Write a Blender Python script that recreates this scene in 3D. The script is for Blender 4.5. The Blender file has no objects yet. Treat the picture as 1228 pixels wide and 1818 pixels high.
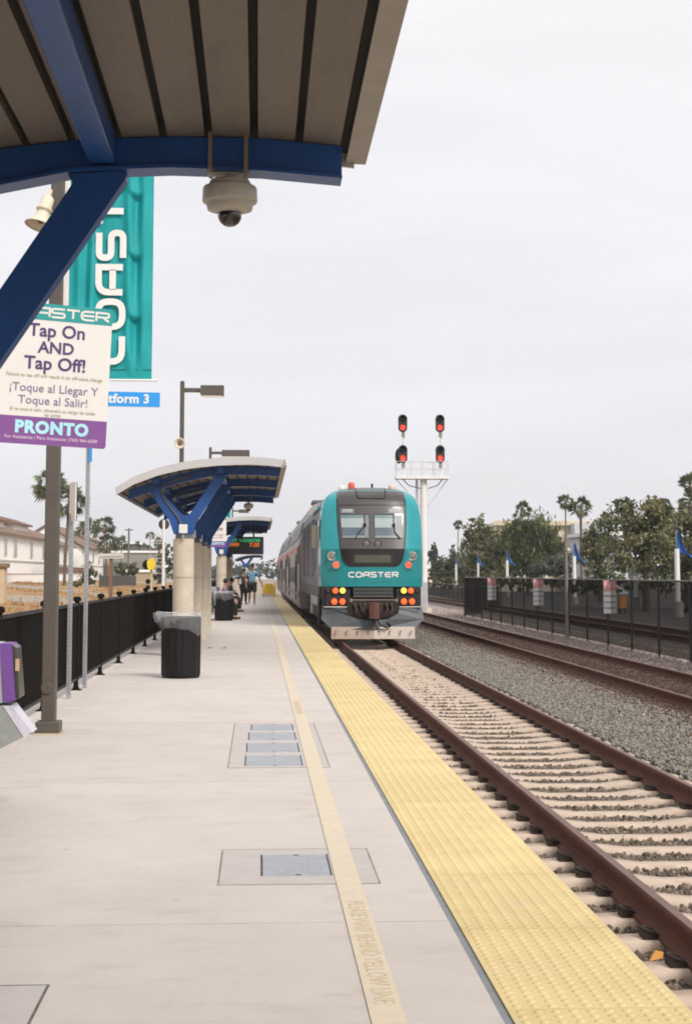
import bpy, math, random
import numpy as np
from mathutils import Vector, Matrix
R = math.radians
rnd = random.Random(7)
scene = bpy.context.scene
col = scene.collection

# ------------------------------------------------------------------ camera
H = 1.48                                   # eye height above the platform (platform top is z = 0)
F, PPX, PPY = 2800.0, 614.0, 744.0         # focal length and principal point in the photograph's pixels (1228 x 1818)
PITCH, YAW = R(5.609), R(3.153)
cam_d = bpy.data.cameras.new('camera')
cam = bpy.data.objects.new('camera', cam_d)
col.objects.link(cam)
cam.location = (0, 0, H)
cam.rotation_euler = (R(90) + PITCH, 0, -YAW)
cam_d.sensor_fit = 'AUTO'
cam_d.sensor_width = 36
cam_d.lens = 36 * F / 1818
cam_d.shift_y = -(909 - PPY) / 1818
cam_d.clip_start = 0.1
cam_d.clip_end = 6000
scene.camera = cam

# ------------------------------------------------------------------ world, sun, exposure
SUN_EL, SUN_AZ = R(43), R(145)             # azimuth clockwise from +Y
w = bpy.data.worlds.new('World')
scene.world = w
w.use_nodes = True
nt = w.node_tree
for n in list(nt.nodes):
    nt.nodes.remove(n)
def wn(t, **k):
    n = nt.nodes.new(t)
    for a, b in k.items():
        setattr(n, a, b)
    return n
out = wn('ShaderNodeOutputWorld')
bg = wn('ShaderNodeBackground')
sky = wn('ShaderNodeTexSky', sky_type='NISHITA')
sky.sun_disc = False
sky.sun_elevation = SUN_EL
sky.sun_rotation = SUN_AZ
sky.dust_density = 4
tc = wn('ShaderNodeTexCoord')
sep = wn('ShaderNodeSeparateXYZ')
nt.links.new(tc.outputs['Generated'], sep.inputs[0])
mx = wn('ShaderNodeMath', operation='MAXIMUM'); mx.inputs[1].default_value = 0.0
nt.links.new(sep.outputs['Z'], mx.inputs[0])
# overcast: zenith brighter than the horizon, stretched soft cloud bands
mp = wn('ShaderNodeMapping'); mp.inputs['Scale'].default_value = (1.6, 1.6, 9.0)
nt.links.new(tc.outputs['Generated'], mp.inputs['Vector'])
nz = wn('ShaderNodeTexNoise'); nz.inputs['Scale'].default_value = 1.7; nz.inputs['Detail'].default_value = 5; nz.inputs['Roughness'].default_value = 0.55
nt.links.new(mp.outputs[0], nz.inputs['Vector'])
cl = wn('ShaderNodeMapRange'); cl.inputs[1].default_value = 0.34; cl.inputs[2].default_value = 0.68
cl.inputs[3].default_value = 0.94; cl.inputs[4].default_value = 1.04
nt.links.new(nz.outputs['Fac'], cl.inputs[0])
gr = wn('ShaderNodeValToRGB')
gr.color_ramp.elements[0].position = 0.0; gr.color_ramp.elements[0].color = (8.0, 8.0, 8.3, 1)
gr.color_ramp.elements[1].position = 1.0; gr.color_ramp.elements[1].color = (9.8, 9.7, 9.7, 1)
e = gr.color_ramp.elements.new(0.13); e.color = (8.65, 8.52, 8.82, 1)
e = gr.color_ramp.elements.new(0.35); e.color = (9.25, 9.12, 9.3, 1)
nt.links.new(mx.outputs[0], gr.inputs[0])
m1 = wn('ShaderNodeMix', data_type='RGBA', blend_type='MULTIPLY'); m1.inputs[0].default_value = 1
nt.links.new(gr.outputs[0], m1.inputs[6]); nt.links.new(cl.outputs[0], m1.inputs[7])
m2 = wn('ShaderNodeMix', data_type='RGBA'); m2.inputs[0].default_value = 0.93
nt.links.new(sky.outputs[0], m2.inputs[6]); nt.links.new(m1.outputs[2], m2.inputs[7])
nt.links.new(m2.outputs[2], bg.inputs[0])
bg.inputs[1].default_value = 0.1105
nt.links.new(bg.outputs[0], out.inputs[0])

sd = bpy.data.lights.new('sun', 'SUN')
sd.energy = 3.1
sd.angle = R(18)
sd.color = (1.0, 0.96, 0.90)
so = bpy.data.objects.new('sun', sd)
col.objects.link(so)
sv = Vector((math.sin(SUN_AZ) * math.cos(SUN_EL), math.cos(SUN_AZ) * math.cos(SUN_EL), math.sin(SUN_EL)))
so.rotation_euler = sv.to_track_quat('Z', 'Y').to_euler()
so.location = sv * 60

scene.view_settings.view_transform = 'Standard'
scene.view_settings.look = 'None'
scene.view_settings.exposure = 0.0
scene.view_settings.gamma = 1
scene.cycles.pixel_filter_type = 'BLACKMAN_HARRIS'
scene.cycles.filter_width = 1.85
scene.cycles.max_bounces = 8
scene.cycles.transparent_max_bounces = 24

# ------------------------------------------------------------------ helpers
ct, st, cyw, syw = math.cos(PITCH), math.sin(PITCH), math.cos(YAW), math.sin(YAW)
FW = Vector((syw * ct, cyw * ct, st)); RT = Vector((cyw, -syw, 0)); UP = Vector((-syw * st, -cyw * st, ct))
def ray(u, v):
    return FW + RT * ((u - PPX) / F) - UP * ((v - PPY) / F)
def at(u, v, y):                           # the place a photo pixel shows at distance y along the platform
    r = ray(u, v); t = y / r.y
    return Vector((r.x * t, y, H + r.z * t))
def on(u, v, z=0.0):                       # the place a photo pixel shows on a level surface
    r = ray(u, v); t = (z - H) / r.z
    return Vector((r.x * t, r.y * t, z))

MATS = {}
def mat(name, c, rough=0.6, metal=0.0, var=0.12, vs=2.0, bump=0.0, bs=40.0, stain=None, ss=1.0, sa=0.5, island=0.0,
        emit=None, es=1.0, alpha=1.0, coat=0.0, stretch=(1, 1, 1), spec=0.5, trans=0.0, leaf=0.0, fine=0.0, fscale=220.0):
    if name in MATS:
        return MATS[name]
    m = bpy.data.materials.new(name)
    m.use_nodes = True
    t = m.node_tree
    b = t.nodes['Principled BSDF']
    b.inputs['Roughness'].default_value = rough
    b.inputs['Metallic'].default_value = metal
    b.inputs['Specular IOR Level'].default_value = spec
    b.inputs['Coat Weight'].default_value = coat
    b.inputs['Alpha'].default_value = alpha
    b.inputs['Transmission Weight'].default_value = trans
    co = t.nodes.new('ShaderNodeTexCoord')
    mp = t.nodes.new('ShaderNodeMapping')
    mp.inputs['Scale'].default_value = stretch
    t.links.new(co.outputs['Object'], mp.inputs['Vector'])
    n = t.nodes.new('ShaderNodeTexNoise')
    n.inputs['Scale'].default_value = vs
    n.inputs['Detail'].default_value = 6
    n.inputs['Roughness'].default_value = 0.65
    t.links.new(mp.outputs[0], n.inputs['Vector'])
    mr = t.nodes.new('ShaderNodeMapRange')
    mr.inputs[1].default_value = 0.3; mr.inputs[2].default_value = 0.7
    mr.inputs[3].default_value = 1 - var; mr.inputs[4].default_value = 1 + var
    t.links.new(n.outputs['Fac'], mr.inputs[0])
    mu = t.nodes.new('ShaderNodeMix'); mu.data_type = 'RGBA'; mu.blend_type = 'MULTIPLY'; mu.inputs[0].default_value = 1
    mu.inputs[6].default_value = (*c, 1)
    t.links.new(mr.outputs[0], mu.inputs[7])
    last = mu.outputs[2]
    if stain:
        n2 = t.nodes.new('ShaderNodeTexNoise'); n2.inputs['Scale'].default_value = ss; n2.inputs['Detail'].default_value = 8
        n2.inputs['Roughness'].default_value = 0.7
        t.links.new(mp.outputs[0], n2.inputs['Vector'])
        r2 = t.nodes.new('ShaderNodeMapRange'); r2.inputs[1].default_value = 0.5; r2.inputs[2].default_value = 0.72
        r2.inputs[3].default_value = 0; r2.inputs[4].default_value = sa
        t.links.new(n2.outputs['Fac'], r2.inputs[0])
        m3 = t.nodes.new('ShaderNodeMix'); m3.data_type = 'RGBA'
        t.links.new(r2.outputs[0], m3.inputs[0]); t.links.new(last, m3.inputs[6]); m3.inputs[7].default_value = (*stain, 1)
        last = m3.outputs[2]
    if island:
        g = t.nodes.new('ShaderNodeNewGeometry')
        r3 = t.nodes.new('ShaderNodeMapRange'); r3.inputs[3].default_value = 1 - island; r3.inputs[4].default_value = 1 + island
        t.links.new(g.outputs['Random Per Island'], r3.inputs[0])
        m4 = t.nodes.new('ShaderNodeMix'); m4.data_type = 'RGBA'; m4.blend_type = 'MULTIPLY'; m4.inputs[0].default_value = 1
        t.links.new(last, m4.inputs[6]); t.links.new(r3.outputs[0], m4.inputs[7])
        last = m4.outputs[2]
    if fine:
        n5 = t.nodes.new('ShaderNodeTexNoise'); n5.inputs['Scale'].default_value = fscale; n5.inputs['Detail'].default_value = 2
        t.links.new(co.outputs['Object'], n5.inputs['Vector'])
        r5 = t.nodes.new('ShaderNodeMapRange'); r5.inputs[1].default_value = .3; r5.inputs[2].default_value = .7; r5.inputs[3].default_value = 1 - fine; r5.inputs[4].default_value = 1 + fine
        t.links.new(n5.outputs['Fac'], r5.inputs[0])
        m5 = t.nodes.new('ShaderNodeMix'); m5.data_type = 'RGBA'; m5.blend_type = 'MULTIPLY'; m5.inputs[0].default_value = 1
        t.links.new(last, m5.inputs[6]); t.links.new(r5.outputs[0], m5.inputs[7]); last = m5.outputs[2]
    t.links.new(last, b.inputs['Base Color'])
    if bump:
        n4 = t.nodes.new('ShaderNodeTexNoise'); n4.inputs['Scale'].default_value = bs; n4.inputs['Detail'].default_value = 4
        t.links.new(co.outputs['Object'], n4.inputs['Vector'])
        bp = t.nodes.new('ShaderNodeBump'); bp.inputs['Strength'].default_value = bump; bp.inputs['Distance'].default_value = 0.02
        t.links.new(n4.outputs['Fac'], bp.inputs['Height'])
        t.links.new(bp.outputs[0], b.inputs['Normal'])
    if leaf:
        tr_ = t.nodes.new('ShaderNodeBsdfTranslucent'); t.links.new(last, tr_.inputs['Color'])
        ms_ = t.nodes.new('ShaderNodeMixShader'); ms_.inputs[0].default_value = leaf
        on_ = [q for q in t.nodes if q.type == 'OUTPUT_MATERIAL'][0]
        t.links.new(b.outputs[0], ms_.inputs[1]); t.links.new(tr_.outputs[0], ms_.inputs[2]); t.links.new(ms_.outputs[0], on_.inputs['Surface'])
    if emit:
        b.inputs['Emission Color'].default_value = (*emit, 1)
        b.inputs['Emission Strength'].default_value = es
    MATS[name] = m
    return m

ORG, KIDS = {}, {}
class MB:
    def __init__(s):
        s.v = []; s.f = []; s.m = []; s.sm = []
    def add(s, v, f, mi=0, smooth=False, M=None):
        o = len(s.v)
        if M is not None:
            v = [M @ Vector(p) for p in v]
        s.v += [tuple(p) for p in v]
        for q in f:
            s.f.append([i + o for i in q]); s.m.append(mi); s.sm.append(smooth)
        return s
    def box(s, a, b, mi=0, M=None):
        x0, y0, z0 = a; x1, y1, z1 = b
        v = [(x0, y0, z0), (x1, y0, z0), (x1, y1, z0), (x0, y1, z0), (x0, y0, z1), (x1, y0, z1), (x1, y1, z1), (x0, y1, z1)]
        return s.add(v, [(0, 3, 2, 1), (4, 5, 6, 7), (0, 1, 5, 4), (1, 2, 6, 5), (2, 3, 7, 6), (3, 0, 4, 7)], mi, False, M)
    def cbox(s, c, d, mi=0, M=None):
        return s.box([c[i] - d[i] / 2 for i in range(3)], [c[i] + d[i] / 2 for i in range(3)], mi, M)
    def cyl(s, p0, p1, r0, r1=None, n=12, mi=0, cap=True, smooth=True):
        r1 = r0 if r1 is None else r1
        p0, p1 = Vector(p0), Vector(p1)
        d = (p1 - p0).normalized()
        a = d.orthogonal().normalized(); b = d.cross(a)
        v = []
        for p, r in ((p0, r0), (p1, r1)):
            for k in range(n):
                t = 2 * math.pi * k / n
                v.append(p + a * (r * math.cos(t)) + b * (r * math.sin(t)))
        s.add(v, [(k, (k + 1) % n, n + (k + 1) % n, n + k) for k in range(n)], mi, smooth)
        if cap:
            s.add(v[:n], [tuple(range(n))[::-1]], mi); s.add(v[n:], [tuple(range(n))], mi)
        return s
    def tube(s, pts, r, n=8, mi=0, cap=True):
        pts = [Vector(p) for p in pts]
        rs = r if isinstance(r, (list, tuple)) else [r] * len(pts)
        v = []; a = None
        for i, p in enumerate(pts):
            d = (pts[min(i + 1, len(pts) - 1)] - pts[max(i - 1, 0)]).normalized()
            a = d.orthogonal().normalized() if a is None else (a - d * a.dot(d)).normalized()
            b = d.cross(a)
            for k in range(n):
                t = 2 * math.pi * k / n
                v.append(p + a * (rs[i] * math.cos(t)) + b * (rs[i] * math.sin(t)))
        f = []
        for i in range(len(pts) - 1):
            for k in range(n):
                f.append((i * n + k, i * n + (k + 1) % n, (i + 1) * n + (k + 1) % n, (i + 1) * n + k))
        s.add(v, f, mi, True)
        if cap:
            s.add(v[:n], [tuple(range(n))[::-1]], mi); s.add(v[-n:], [tuple(range(n))], mi)
        return s
    def bar(s, p0, p1, wx, wy, mi=0, up=(0, 1, 0)):      # rectangular bar between two points
        p0, p1 = Vector(p0), Vector(p1)
        d = (p1 - p0).normalized(); u = Vector(up); sd_ = d.cross(u).normalized(); u = sd_.cross(d)
        v = []
        for p in (p0, p1):
            for a, b in ((-1, -1), (1, -1), (1, 1), (-1, 1)):
                v.append(p + sd_ * (a * wx / 2) + u * (b * wy / 2))
        return s.add(v, [(0, 1, 2, 3)[::-1], (4, 5, 6, 7), (0, 1, 5, 4), (1, 2, 6, 5), (2, 3, 7, 6), (3, 0, 4, 7)], mi)
    def prism(s, poly, y0, y1, mi=0, plane='xz', smooth=False):
        n = len(poly)
        def P(p, t):
            return {'xz': (p[0], t, p[1]), 'yz': (t, p[0], p[1]), 'xy': (p[0], p[1], t)}[plane]
        v = [P(p, y0) for p in poly] + [P(p, y1) for p in poly]
        s.add(v, [tuple(range(n)), tuple(range(n, 2 * n))[::-1]], mi)
        return s.add(v, [(k, n + k, n + (k + 1) % n, (k + 1) % n) for k in range(n)], mi, smooth)
    def lathe(s, prof, c=(0, 0, 0), n=20, mi=0, M=None, cap=True):
        v = []; f = []
        for r, z in prof:
            for k in range(n):
                t = 2 * math.pi * k / n
                v.append((c[0] + r * math.cos(t), c[1] + r * math.sin(t), c[2] + z))
        for i in range(len(prof) - 1):
            for k in range(n):
                f.append((i * n + k, i * n + (k + 1) % n, (i + 1) * n + (k + 1) % n, (i + 1) * n + k))
        s.add(v, f, mi, True, M)
        if cap:
            s.add(v[:n], [tuple(range(n))[::-1]], mi, False, M); s.add(v[-n:], [tuple(range(n))], mi, False, M)
        return s
    def ball(s, c, r, mi=0, n=12, sc=(1, 1, 1)):
        prof = [(max(1e-4, math.sin(math.pi * i / n)) * r, -math.cos(math.pi * i / n) * r) for i in range(n + 1)]
        M = Matrix.Translation(Vector(c)) @ Matrix.Diagonal((*sc, 1))
        return s.lathe(prof, n=n + 4, mi=mi, M=M, cap=False)
    def grid(s, rows, mi=0, smooth=True, flip=False):
        n = len(rows[0]); v = [p for r in rows for p in r]; f = []
        for i in range(len(rows) - 1):
            for k in range(n - 1):
                q = (i * n + k, i * n + k + 1, (i + 1) * n + k + 1, (i + 1) * n + k)
                f.append(q[::-1] if flip else q)
        return s.add(v, f, mi, smooth)
    def build(s, name, mats, parent=None, bevel=0.0, loc=None, solid=0.0, segs=2):
        me = bpy.data.meshes.new(name)
        org = Vector((0, 0, 0))
        if parent is not None:
            org = ORG[parent]
        elif loc is not None:
            org = Vector(loc)
        me.from_pydata([(p[0] - org[0], p[1] - org[1], p[2] - org[2]) for p in s.v], [], s.f)
        for m in (mats if isinstance(mats, (list, tuple)) else [mats]):
            me.materials.append(m)
        me.polygons.foreach_set('material_index', s.m)
        me.polygons.foreach_set('use_smooth', s.sm)
        me.update()
        o = bpy.data.objects.new(name, me)
        col.objects.link(o)
        if parent is not None:
            o.parent = parent; KIDS.setdefault(parent, []).append(o)
        elif loc is not None:
            o.location = loc
        ORG[o] = org
        if solid:
            md = o.modifiers.new('solid', 'SOLIDIFY'); md.thickness = solid
        if bevel:
            md = o.modifiers.new('bevel', 'BEVEL'); md.width = bevel; md.segments = segs; md.limit_method = 'ANGLE'; md.angle_limit = R(40)
        return o

def tag(o, label=None, cat=None, group=None, kind=None):
    for k, v in (('label', label), ('category', cat), ('group', group), ('kind', kind)):
        if v:
            o[k] = v
    return o
def thing(name, label, cat, loc=(0, 0, 0), group=None):
    o = bpy.data.objects.new(name, None)
    o.empty_display_size = 0.2
    col.objects.link(o)
    o.location = loc
    ORG[o] = Vector(loc)
    return tag(o, label, cat, group)
def copy_tree(o, parent=None):
    c = o.copy(); col.objects.link(c)
    ORG[c] = ORG[o].copy()
    if parent is not None:
        c.parent = parent; KIDS.setdefault(parent, []).append(c)
    for k in list(KIDS.get(o, [])):
        copy_tree(k, c)
    return c
def dup(o, loc, label=None, rz=None):
    c = copy_tree(o); c.location = loc
    if label:
        c['label'] = label
    if rz is not None:
        c.rotation_euler = (0, 0, rz)
    return c

def text_geo(body, size, align='CENTER', bold=0.0, extrude=0.0008, spacing=1.0):
    cu = bpy.data.curves.new('t', 'FONT')
    cu.body = body; cu.size = size; cu.align_x = align; cu.align_y = 'CENTER'
    cu.offset = bold; cu.extrude = extrude; cu.resolution_u = 3; cu.space_character = spacing
    o = bpy.data.objects.new('t', cu); col.objects.link(o)
    dg = bpy.context.evaluated_depsgraph_get()
    me = o.evaluated_get(dg).to_mesh()
    v = [p.co.copy() for p in me.vertices]; f = [tuple(p.vertices) for p in me.polygons]
    o.evaluated_get(dg).to_mesh_clear()
    bpy.data.objects.remove(o); bpy.data.curves.remove(cu)
    return v, f
def put_text(mb, body, size, M, mi=0, **k):
    v, f = text_geo(body, size, **k)
    mb.add(v, f, mi, False, M)
def frame_m(origin, xdir, ydir):           # local x,y of lettering -> world; local z towards the reader
    x = Vector(xdir).normalized(); z = x.cross(Vector(ydir)).normalized(); y = z.cross(x)
    M = Matrix((x, y, z)).transposed().to_4x4(); M.translation = Vector(origin)
    return M

# hand-drawn wide rounded capitals, each a set of strokes in a unit box
def arc_poly(pts, rad):
    o = []
    for i, p in enumerate(pts):
        p = Vector(p[:2])
        if i in (0, len(pts) - 1) or not pts[i][2]:
            o.append(p); continue
        a = (Vector(pts[i - 1][:2]) - p).normalized(); b = (Vector(pts[i + 1][:2]) - p).normalized()
        for k in range(6):
            t = k / 5
            q = p + a * rad * (1 - t) ** 2 + b * rad * t ** 2
            o.append(q)
    return o
GLYPH = {
 'C': [[(1, 1, 0), (0, 1, 1), (0, 0, 1), (1, 0, 0)]],
 'O': [[(.5, 1, 0), (0, 1, 1), (0, 0, 1), (1, 0, 1), (1, 1, 1), (.5, 1, 0)]],
 'A': [[(0, 0, 0), (0, 1, 1), (1, 1, 0), (1, 0, 0)], [(.1, .42, 0), (.9, .42, 0)]],
 'S': [[(1, 1, 0), (0, 1, 1), (0, .5, 1), (1, .5, 1), (1, 0, 1), (0, 0, 0)]],
 'T': [[(0, 1, 0), (1, 1, 0)], [(.5, .9, 0), (.5, 0, 0)]],
 'E': [[(1, 1, 0), (0, 1, 1), (0, 0, 1), (1, 0, 0)], [(.1, .5, 0), (1, .5, 0)]],
 'R': [[(0, 0, 0), (0, 1, 0), (1, 1, 1), (1, .48, 1), (.1, .48, 0)], [(.6, .38, 0), (1, 0, 0)]],
}
def logo(mb, word, height, M, mi=0, thick=0.2, adv=1.62, wid=1.3, depth=0.001):
    x = -(len(word) * adv - (adv - wid)) * height / 2
    for ch in word:
        for stx in GLYPH[ch]:
            p = arc_poly(stx, 0.235 if ch in 'SR' else 0.42)
            p = [Vector((q.x * wid, q.y)) for q in p]
            L = []; Rr = []
            for i, q in enumerate(p):
                d0 = (q - p[i - 1]).normalized() if i else None
                d1 = (p[i + 1] - q).normalized() if i < len(p) - 1 else None
                if ch == 'O' and i in (0, len(p) - 1):
                    d0 = d1 = Vector((-1, 0))
                d0 = d0 or d1; d1 = d1 or d0
                n0 = Vector((-d0.y, d0.x)); n1 = Vector((-d1.y, d1.x))
                nn = (n0 + n1).normalized(); k = 1 / max(.5, nn.dot(n0))
                L.append(q + nn * thick / 2 * k); Rr.append(q - nn * thick / 2 * k)
            # keep the stroke inside the box
            n = len(p)
            v = [(x + q.x * height, (q.y - .5) * height, depth) for q in L + Rr]
            mb.add(v, [(i, n + i, n + i + 1, i + 1) for i in range(n - 1)], mi, False, M)
        x += adv * height
# ------------------------------------------------------------------ materials
def band_tone(m, period, start, amt, spots=None, streak=None, sp_scale=5.0, base_noise=None):
    # add a slight tone step per slab or tile along y, plus spots and long scuffs, to a mat() material
    t = m.node_tree; b = t.nodes['Principled BSDF']
    src = b.inputs['Base Color'].links[0].from_socket
    co = t.nodes.new('ShaderNodeNewGeometry'); sx = t.nodes.new('ShaderNodeSeparateXYZ')
    t.links.new(co.outputs['Position'], sx.inputs[0])
    def mth(op, a_, b_):
        n = t.nodes.new('ShaderNodeMath'); n.operation = op
        for i, q in enumerate((a_, b_)):
            if isinstance(q, (int, float)):
                n.inputs[i].default_value = q
            elif q is not None:
                t.links.new(q, n.inputs[i])
        return n.outputs[0]
    k = mth('FLOOR', mth('DIVIDE', mth('SUBTRACT', sx.outputs['Y'], start), period), None)
    wn_ = t.nodes.new('ShaderNodeTexWhiteNoise'); wn_.noise_dimensions = '1D'; t.links.new(k, wn_.inputs['W'])
    mr = t.nodes.new('ShaderNodeMapRange'); mr.inputs[3].default_value = 1 - amt; mr.inputs[4].default_value = 1 + amt
    t.links.new(wn_.outputs['Value'], mr.inputs[0])
    mu = t.nodes.new('ShaderNodeMix'); mu.data_type = 'RGBA'; mu.blend_type = 'MULTIPLY'; mu.inputs[0].default_value = 1
    t.links.new(src, mu.inputs[6]); t.links.new(mr.outputs[0], mu.inputs[7]); last = mu.outputs[2]
    def over(fac, colr):
        nonlocal last
        x = t.nodes.new('ShaderNodeMix'); x.data_type = 'RGBA'; t.links.new(fac, x.inputs[0]); t.links.new(last, x.inputs[6]); x.inputs[7].default_value = (*colr, 1); last = x.outputs[2]
    def noise(scale, lo, hi, top, stretch=(1, 1, 1), det=5, rough=.6):
        mp_ = t.nodes.new('ShaderNodeMapping'); mp_.inputs['Scale'].default_value = stretch; t.links.new(co.outputs['Position'], mp_.inputs['Vector'])
        n = t.nodes.new('ShaderNodeTexNoise'); n.inputs['Scale'].default_value = scale; n.inputs['Detail'].default_value = det; n.inputs['Roughness'].default_value = rough
        t.links.new(mp_.outputs[0], n.inputs['Vector'])
        r_ = t.nodes.new('ShaderNodeMapRange'); r_.inputs[1].default_value = lo; r_.inputs[2].default_value = hi; r_.inputs[3].default_value = 0; r_.inputs[4].default_value = top
        t.links.new(n.outputs['Fac'], r_.inputs[0]); return r_.outputs[0]
    if streak:
        over(noise(2.2, .54, .70, .36, (1.0, 2.0, 1)), streak)
        over(noise(3.0, .60, .70, .38, (.7, 2.6, 1), 7, .7), streak)
    if spots:
        v = t.nodes.new('ShaderNodeTexVoronoi'); v.inputs['Scale'].default_value = sp_scale; v.inputs['Randomness'].default_value = 1
        t.links.new(co.outputs['Position'], v.inputs['Vector'])
        d = t.nodes.new('ShaderNodeMapRange'); d.inputs[1].default_value = .05; d.inputs[2].default_value = .09; d.inputs[3].default_value = 1; d.inputs[4].default_value = 0
        t.links.new(v.outputs['Distance'], d.inputs[0])
        sepc = t.nodes.new('ShaderNodeSeparateColor'); t.links.new(v.outputs['Color'], sepc.inputs[0])
        gate = mth('GREATER_THAN', sepc.outputs[0], .72)
        over(mth('MULTIPLY', mth('MULTIPLY', d.outputs[0], gate), .42), spots)
    t.links.new(last, b.inputs['Base Color'])
    return m
CONC = band_tone(mat('platform_concrete', (.505, .45, .415), .85, var=.05, vs=1.1, bump=.25, bs=160, stain=(.42, .375, .345), ss=.9, sa=.5, fine=.09, fscale=140), 4.6, 6.9, .035, (.24, .20, .18), (.36, .31, .275), 3.2)
CONC2 = mat('collar_concrete', (.44, .40, .375), .85, var=.08, vs=5, bump=.25, bs=160)
SEAM = mat('dark_joint_filler', (.10, .09, .08), .9, var=.5, vs=9)  # dark, unevenly toned filler for the lid seam
SEALANT = mat('grey_sealant', (.19, .20, .215), .7, var=.2, vs=6)
TACT = band_tone(mat('tactile_yellow', (.59, .46, .22), .65, var=.09, vs=1.6, bump=.1, bs=300, stain=(.45, .32, .13), ss=1.3, sa=.65, fine=.08, fscale=160), 1.22, 5.5, .05, (.36, .27, .14), (.50, .42, .27), 6.0)
PAINT = mat('faded_yellow_paint', (.56, .475, .35), .8, var=.06, fine=.08, fscale=160, vs=14, stain=(.50, .44, .395), ss=8, sa=1.0)
STENCIL = mat('worn_brown_lettering', (.46, .35, .225), .85, var=.25, vs=30, stain=(.55, .45, .30), ss=22, sa=1.0)
RUST = mat('rusty_rail_steel', (.105, .042, .028), .75, metal=0, spec=.2, var=.3, vs=4, bump=.2, bs=60, stain=(.15, .062, .036), ss=5, sa=.6, stretch=(1, .25, 1))
RAILTOP = mat('worn_rail_head', (.15, .08, .06), .5, metal=.25, var=.25, vs=5, stretch=(1, .15, 1))
TIE = mat('concrete_tie', (.50, .395, .315), .9, var=.16, vs=3, bump=.3, bs=90, stain=(.30, .20, .13), ss=3.2, sa=.55)
CLIP = mat('rusty_clip', (.030, .018, .013), .8, var=.5, vs=20)
BLUE = mat('blue_steel_paint', (.011, .068, .25), .42, var=.10, vs=3, stain=(.009, .055, .20), ss=2, sa=.4)
FASCIA = mat('grey_metal_roof_edge', (.47, .465, .46), .5, var=.06, vs=2)
SOFFIT = mat('soffit_panel', (.19, .163, .138), .7, var=.18, vs=3, bump=.1, bs=80, stain=(.12, .10, .085), ss=3, sa=.6, stretch=(2, .5, 1), fine=.12, fscale=120)
DARK = mat('dark_gap', (.03, .025, .022), .9)
STONE = mat('cream_split_face_column', (.56, .485, .385), .9, var=.10, vs=4, bump=.5, bs=120, stain=(.45, .37, .28), ss=2.5, sa=.5)
BRONZE = mat('bronze_post_paint', (.085, .072, .06), .5, var=.12, vs=6)
CREAM = mat('cream_plastic', (.62, .55, .43), .5, var=.08, vs=6)
CAMW = mat('camera_housing', (.50, .47, .41), .5, var=.08, vs=8, stain=(.33, .28, .2), ss=12, sa=.5)
BLACK = mat('black_plastic', (.009, .008, .008), .5, var=.3, vs=8, spec=.25)
FENCE = mat('dark_brown_fence_paint', (.012, .0095, .008), .7, var=.25, vs=6, spec=.08)
FENCER = mat('fence_rail_paint', (.03, .026, .023), .6, var=.2, vs=6, spec=.2)
GALV = mat('galvanised_steel', (.36, .37, .39), .45, metal=.5, var=.15, vs=9)
WHITE = mat('white_paint', (.74, .72, .70), .5, var=.06, vs=5)
PANELW = mat('white_sign_face', (.69, .655, .62), .5, var=.03, vs=3)
TEAL = mat('teal_banner_cloth', (.0, .30, .315), .65, var=.08, vs=3, bump=.1, bs=200)
TEALP = mat('teal_print', (.01, .27, .265), .5, var=.04)
PURP = mat('purple_print', (.19, .065, .25), .5, var=.06)
INK = mat('purple_ink', (.075, .03, .13), .5, var=.05)
INK2 = mat('light_purple_ink', (.22, .14, .27), .5, var=.05)
TAN = mat('tan_ink', (.42, .36, .25), .6, var=.05)
LTEAL = mat('pale_teal_print', (.36, .66, .72), .5)
SIGNB = mat('blue_sign_face', (.02, .29, .74), .45, var=.03)
GREYB = mat('grey_green_machine_paint', (.29, .305, .285), .55, var=.14, vs=14, bump=.15, bs=150)
STEELP = mat('steel_cover_plate', (.37, .385, .41), .55, metal=.2, var=.12, vs=8, bump=.4, bs=220, stain=(.25, .23, .21), ss=6, sa=.4)

# ------------------------------------------------------------------ ground
def ground():
    xs = [-560, -400, -200, -120, -80] + [-60 + 2.5 * i for i in range(22)] + [-4.5, -3.2, -2.62, -2.4, 1.3, 1.6, 3, 6, 9, 11, 13, 16, 20, 26, 34, 45, 60, 90, 150, 300, 560]
    ys = [-60, -20, 0, 10] + [15 + 5 * i for i in range(48)] + [270, 300, 340, 400, 500, 640]
    rows = []
    r = random.Random(3)
    for y in ys:
        row = []
        for x in xs:
            if x < -2.5:
                t = min(1, (-2.5 - x) / 20)
                z = -.28 + .74 * t
                if -40 < x < -4 and 15 < y < 260:
                    z += r.uniform(-.10, .22) * min(1, t * 3)
            elif x < 14:
                z = -.64
            else:
                z = -.66
            row.append((x, y, z))
        rows.append(row)
    m = MB().grid(rows)
    g = mat('bare_ground', (.30, .25, .20), .95, var=.25, vs=.25, bump=.5, bs=12, stain=(.36, .20, .075), ss=.09, sa=.8)
    tag(m.build('ground', g), kind='structure')
ground()
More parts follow.
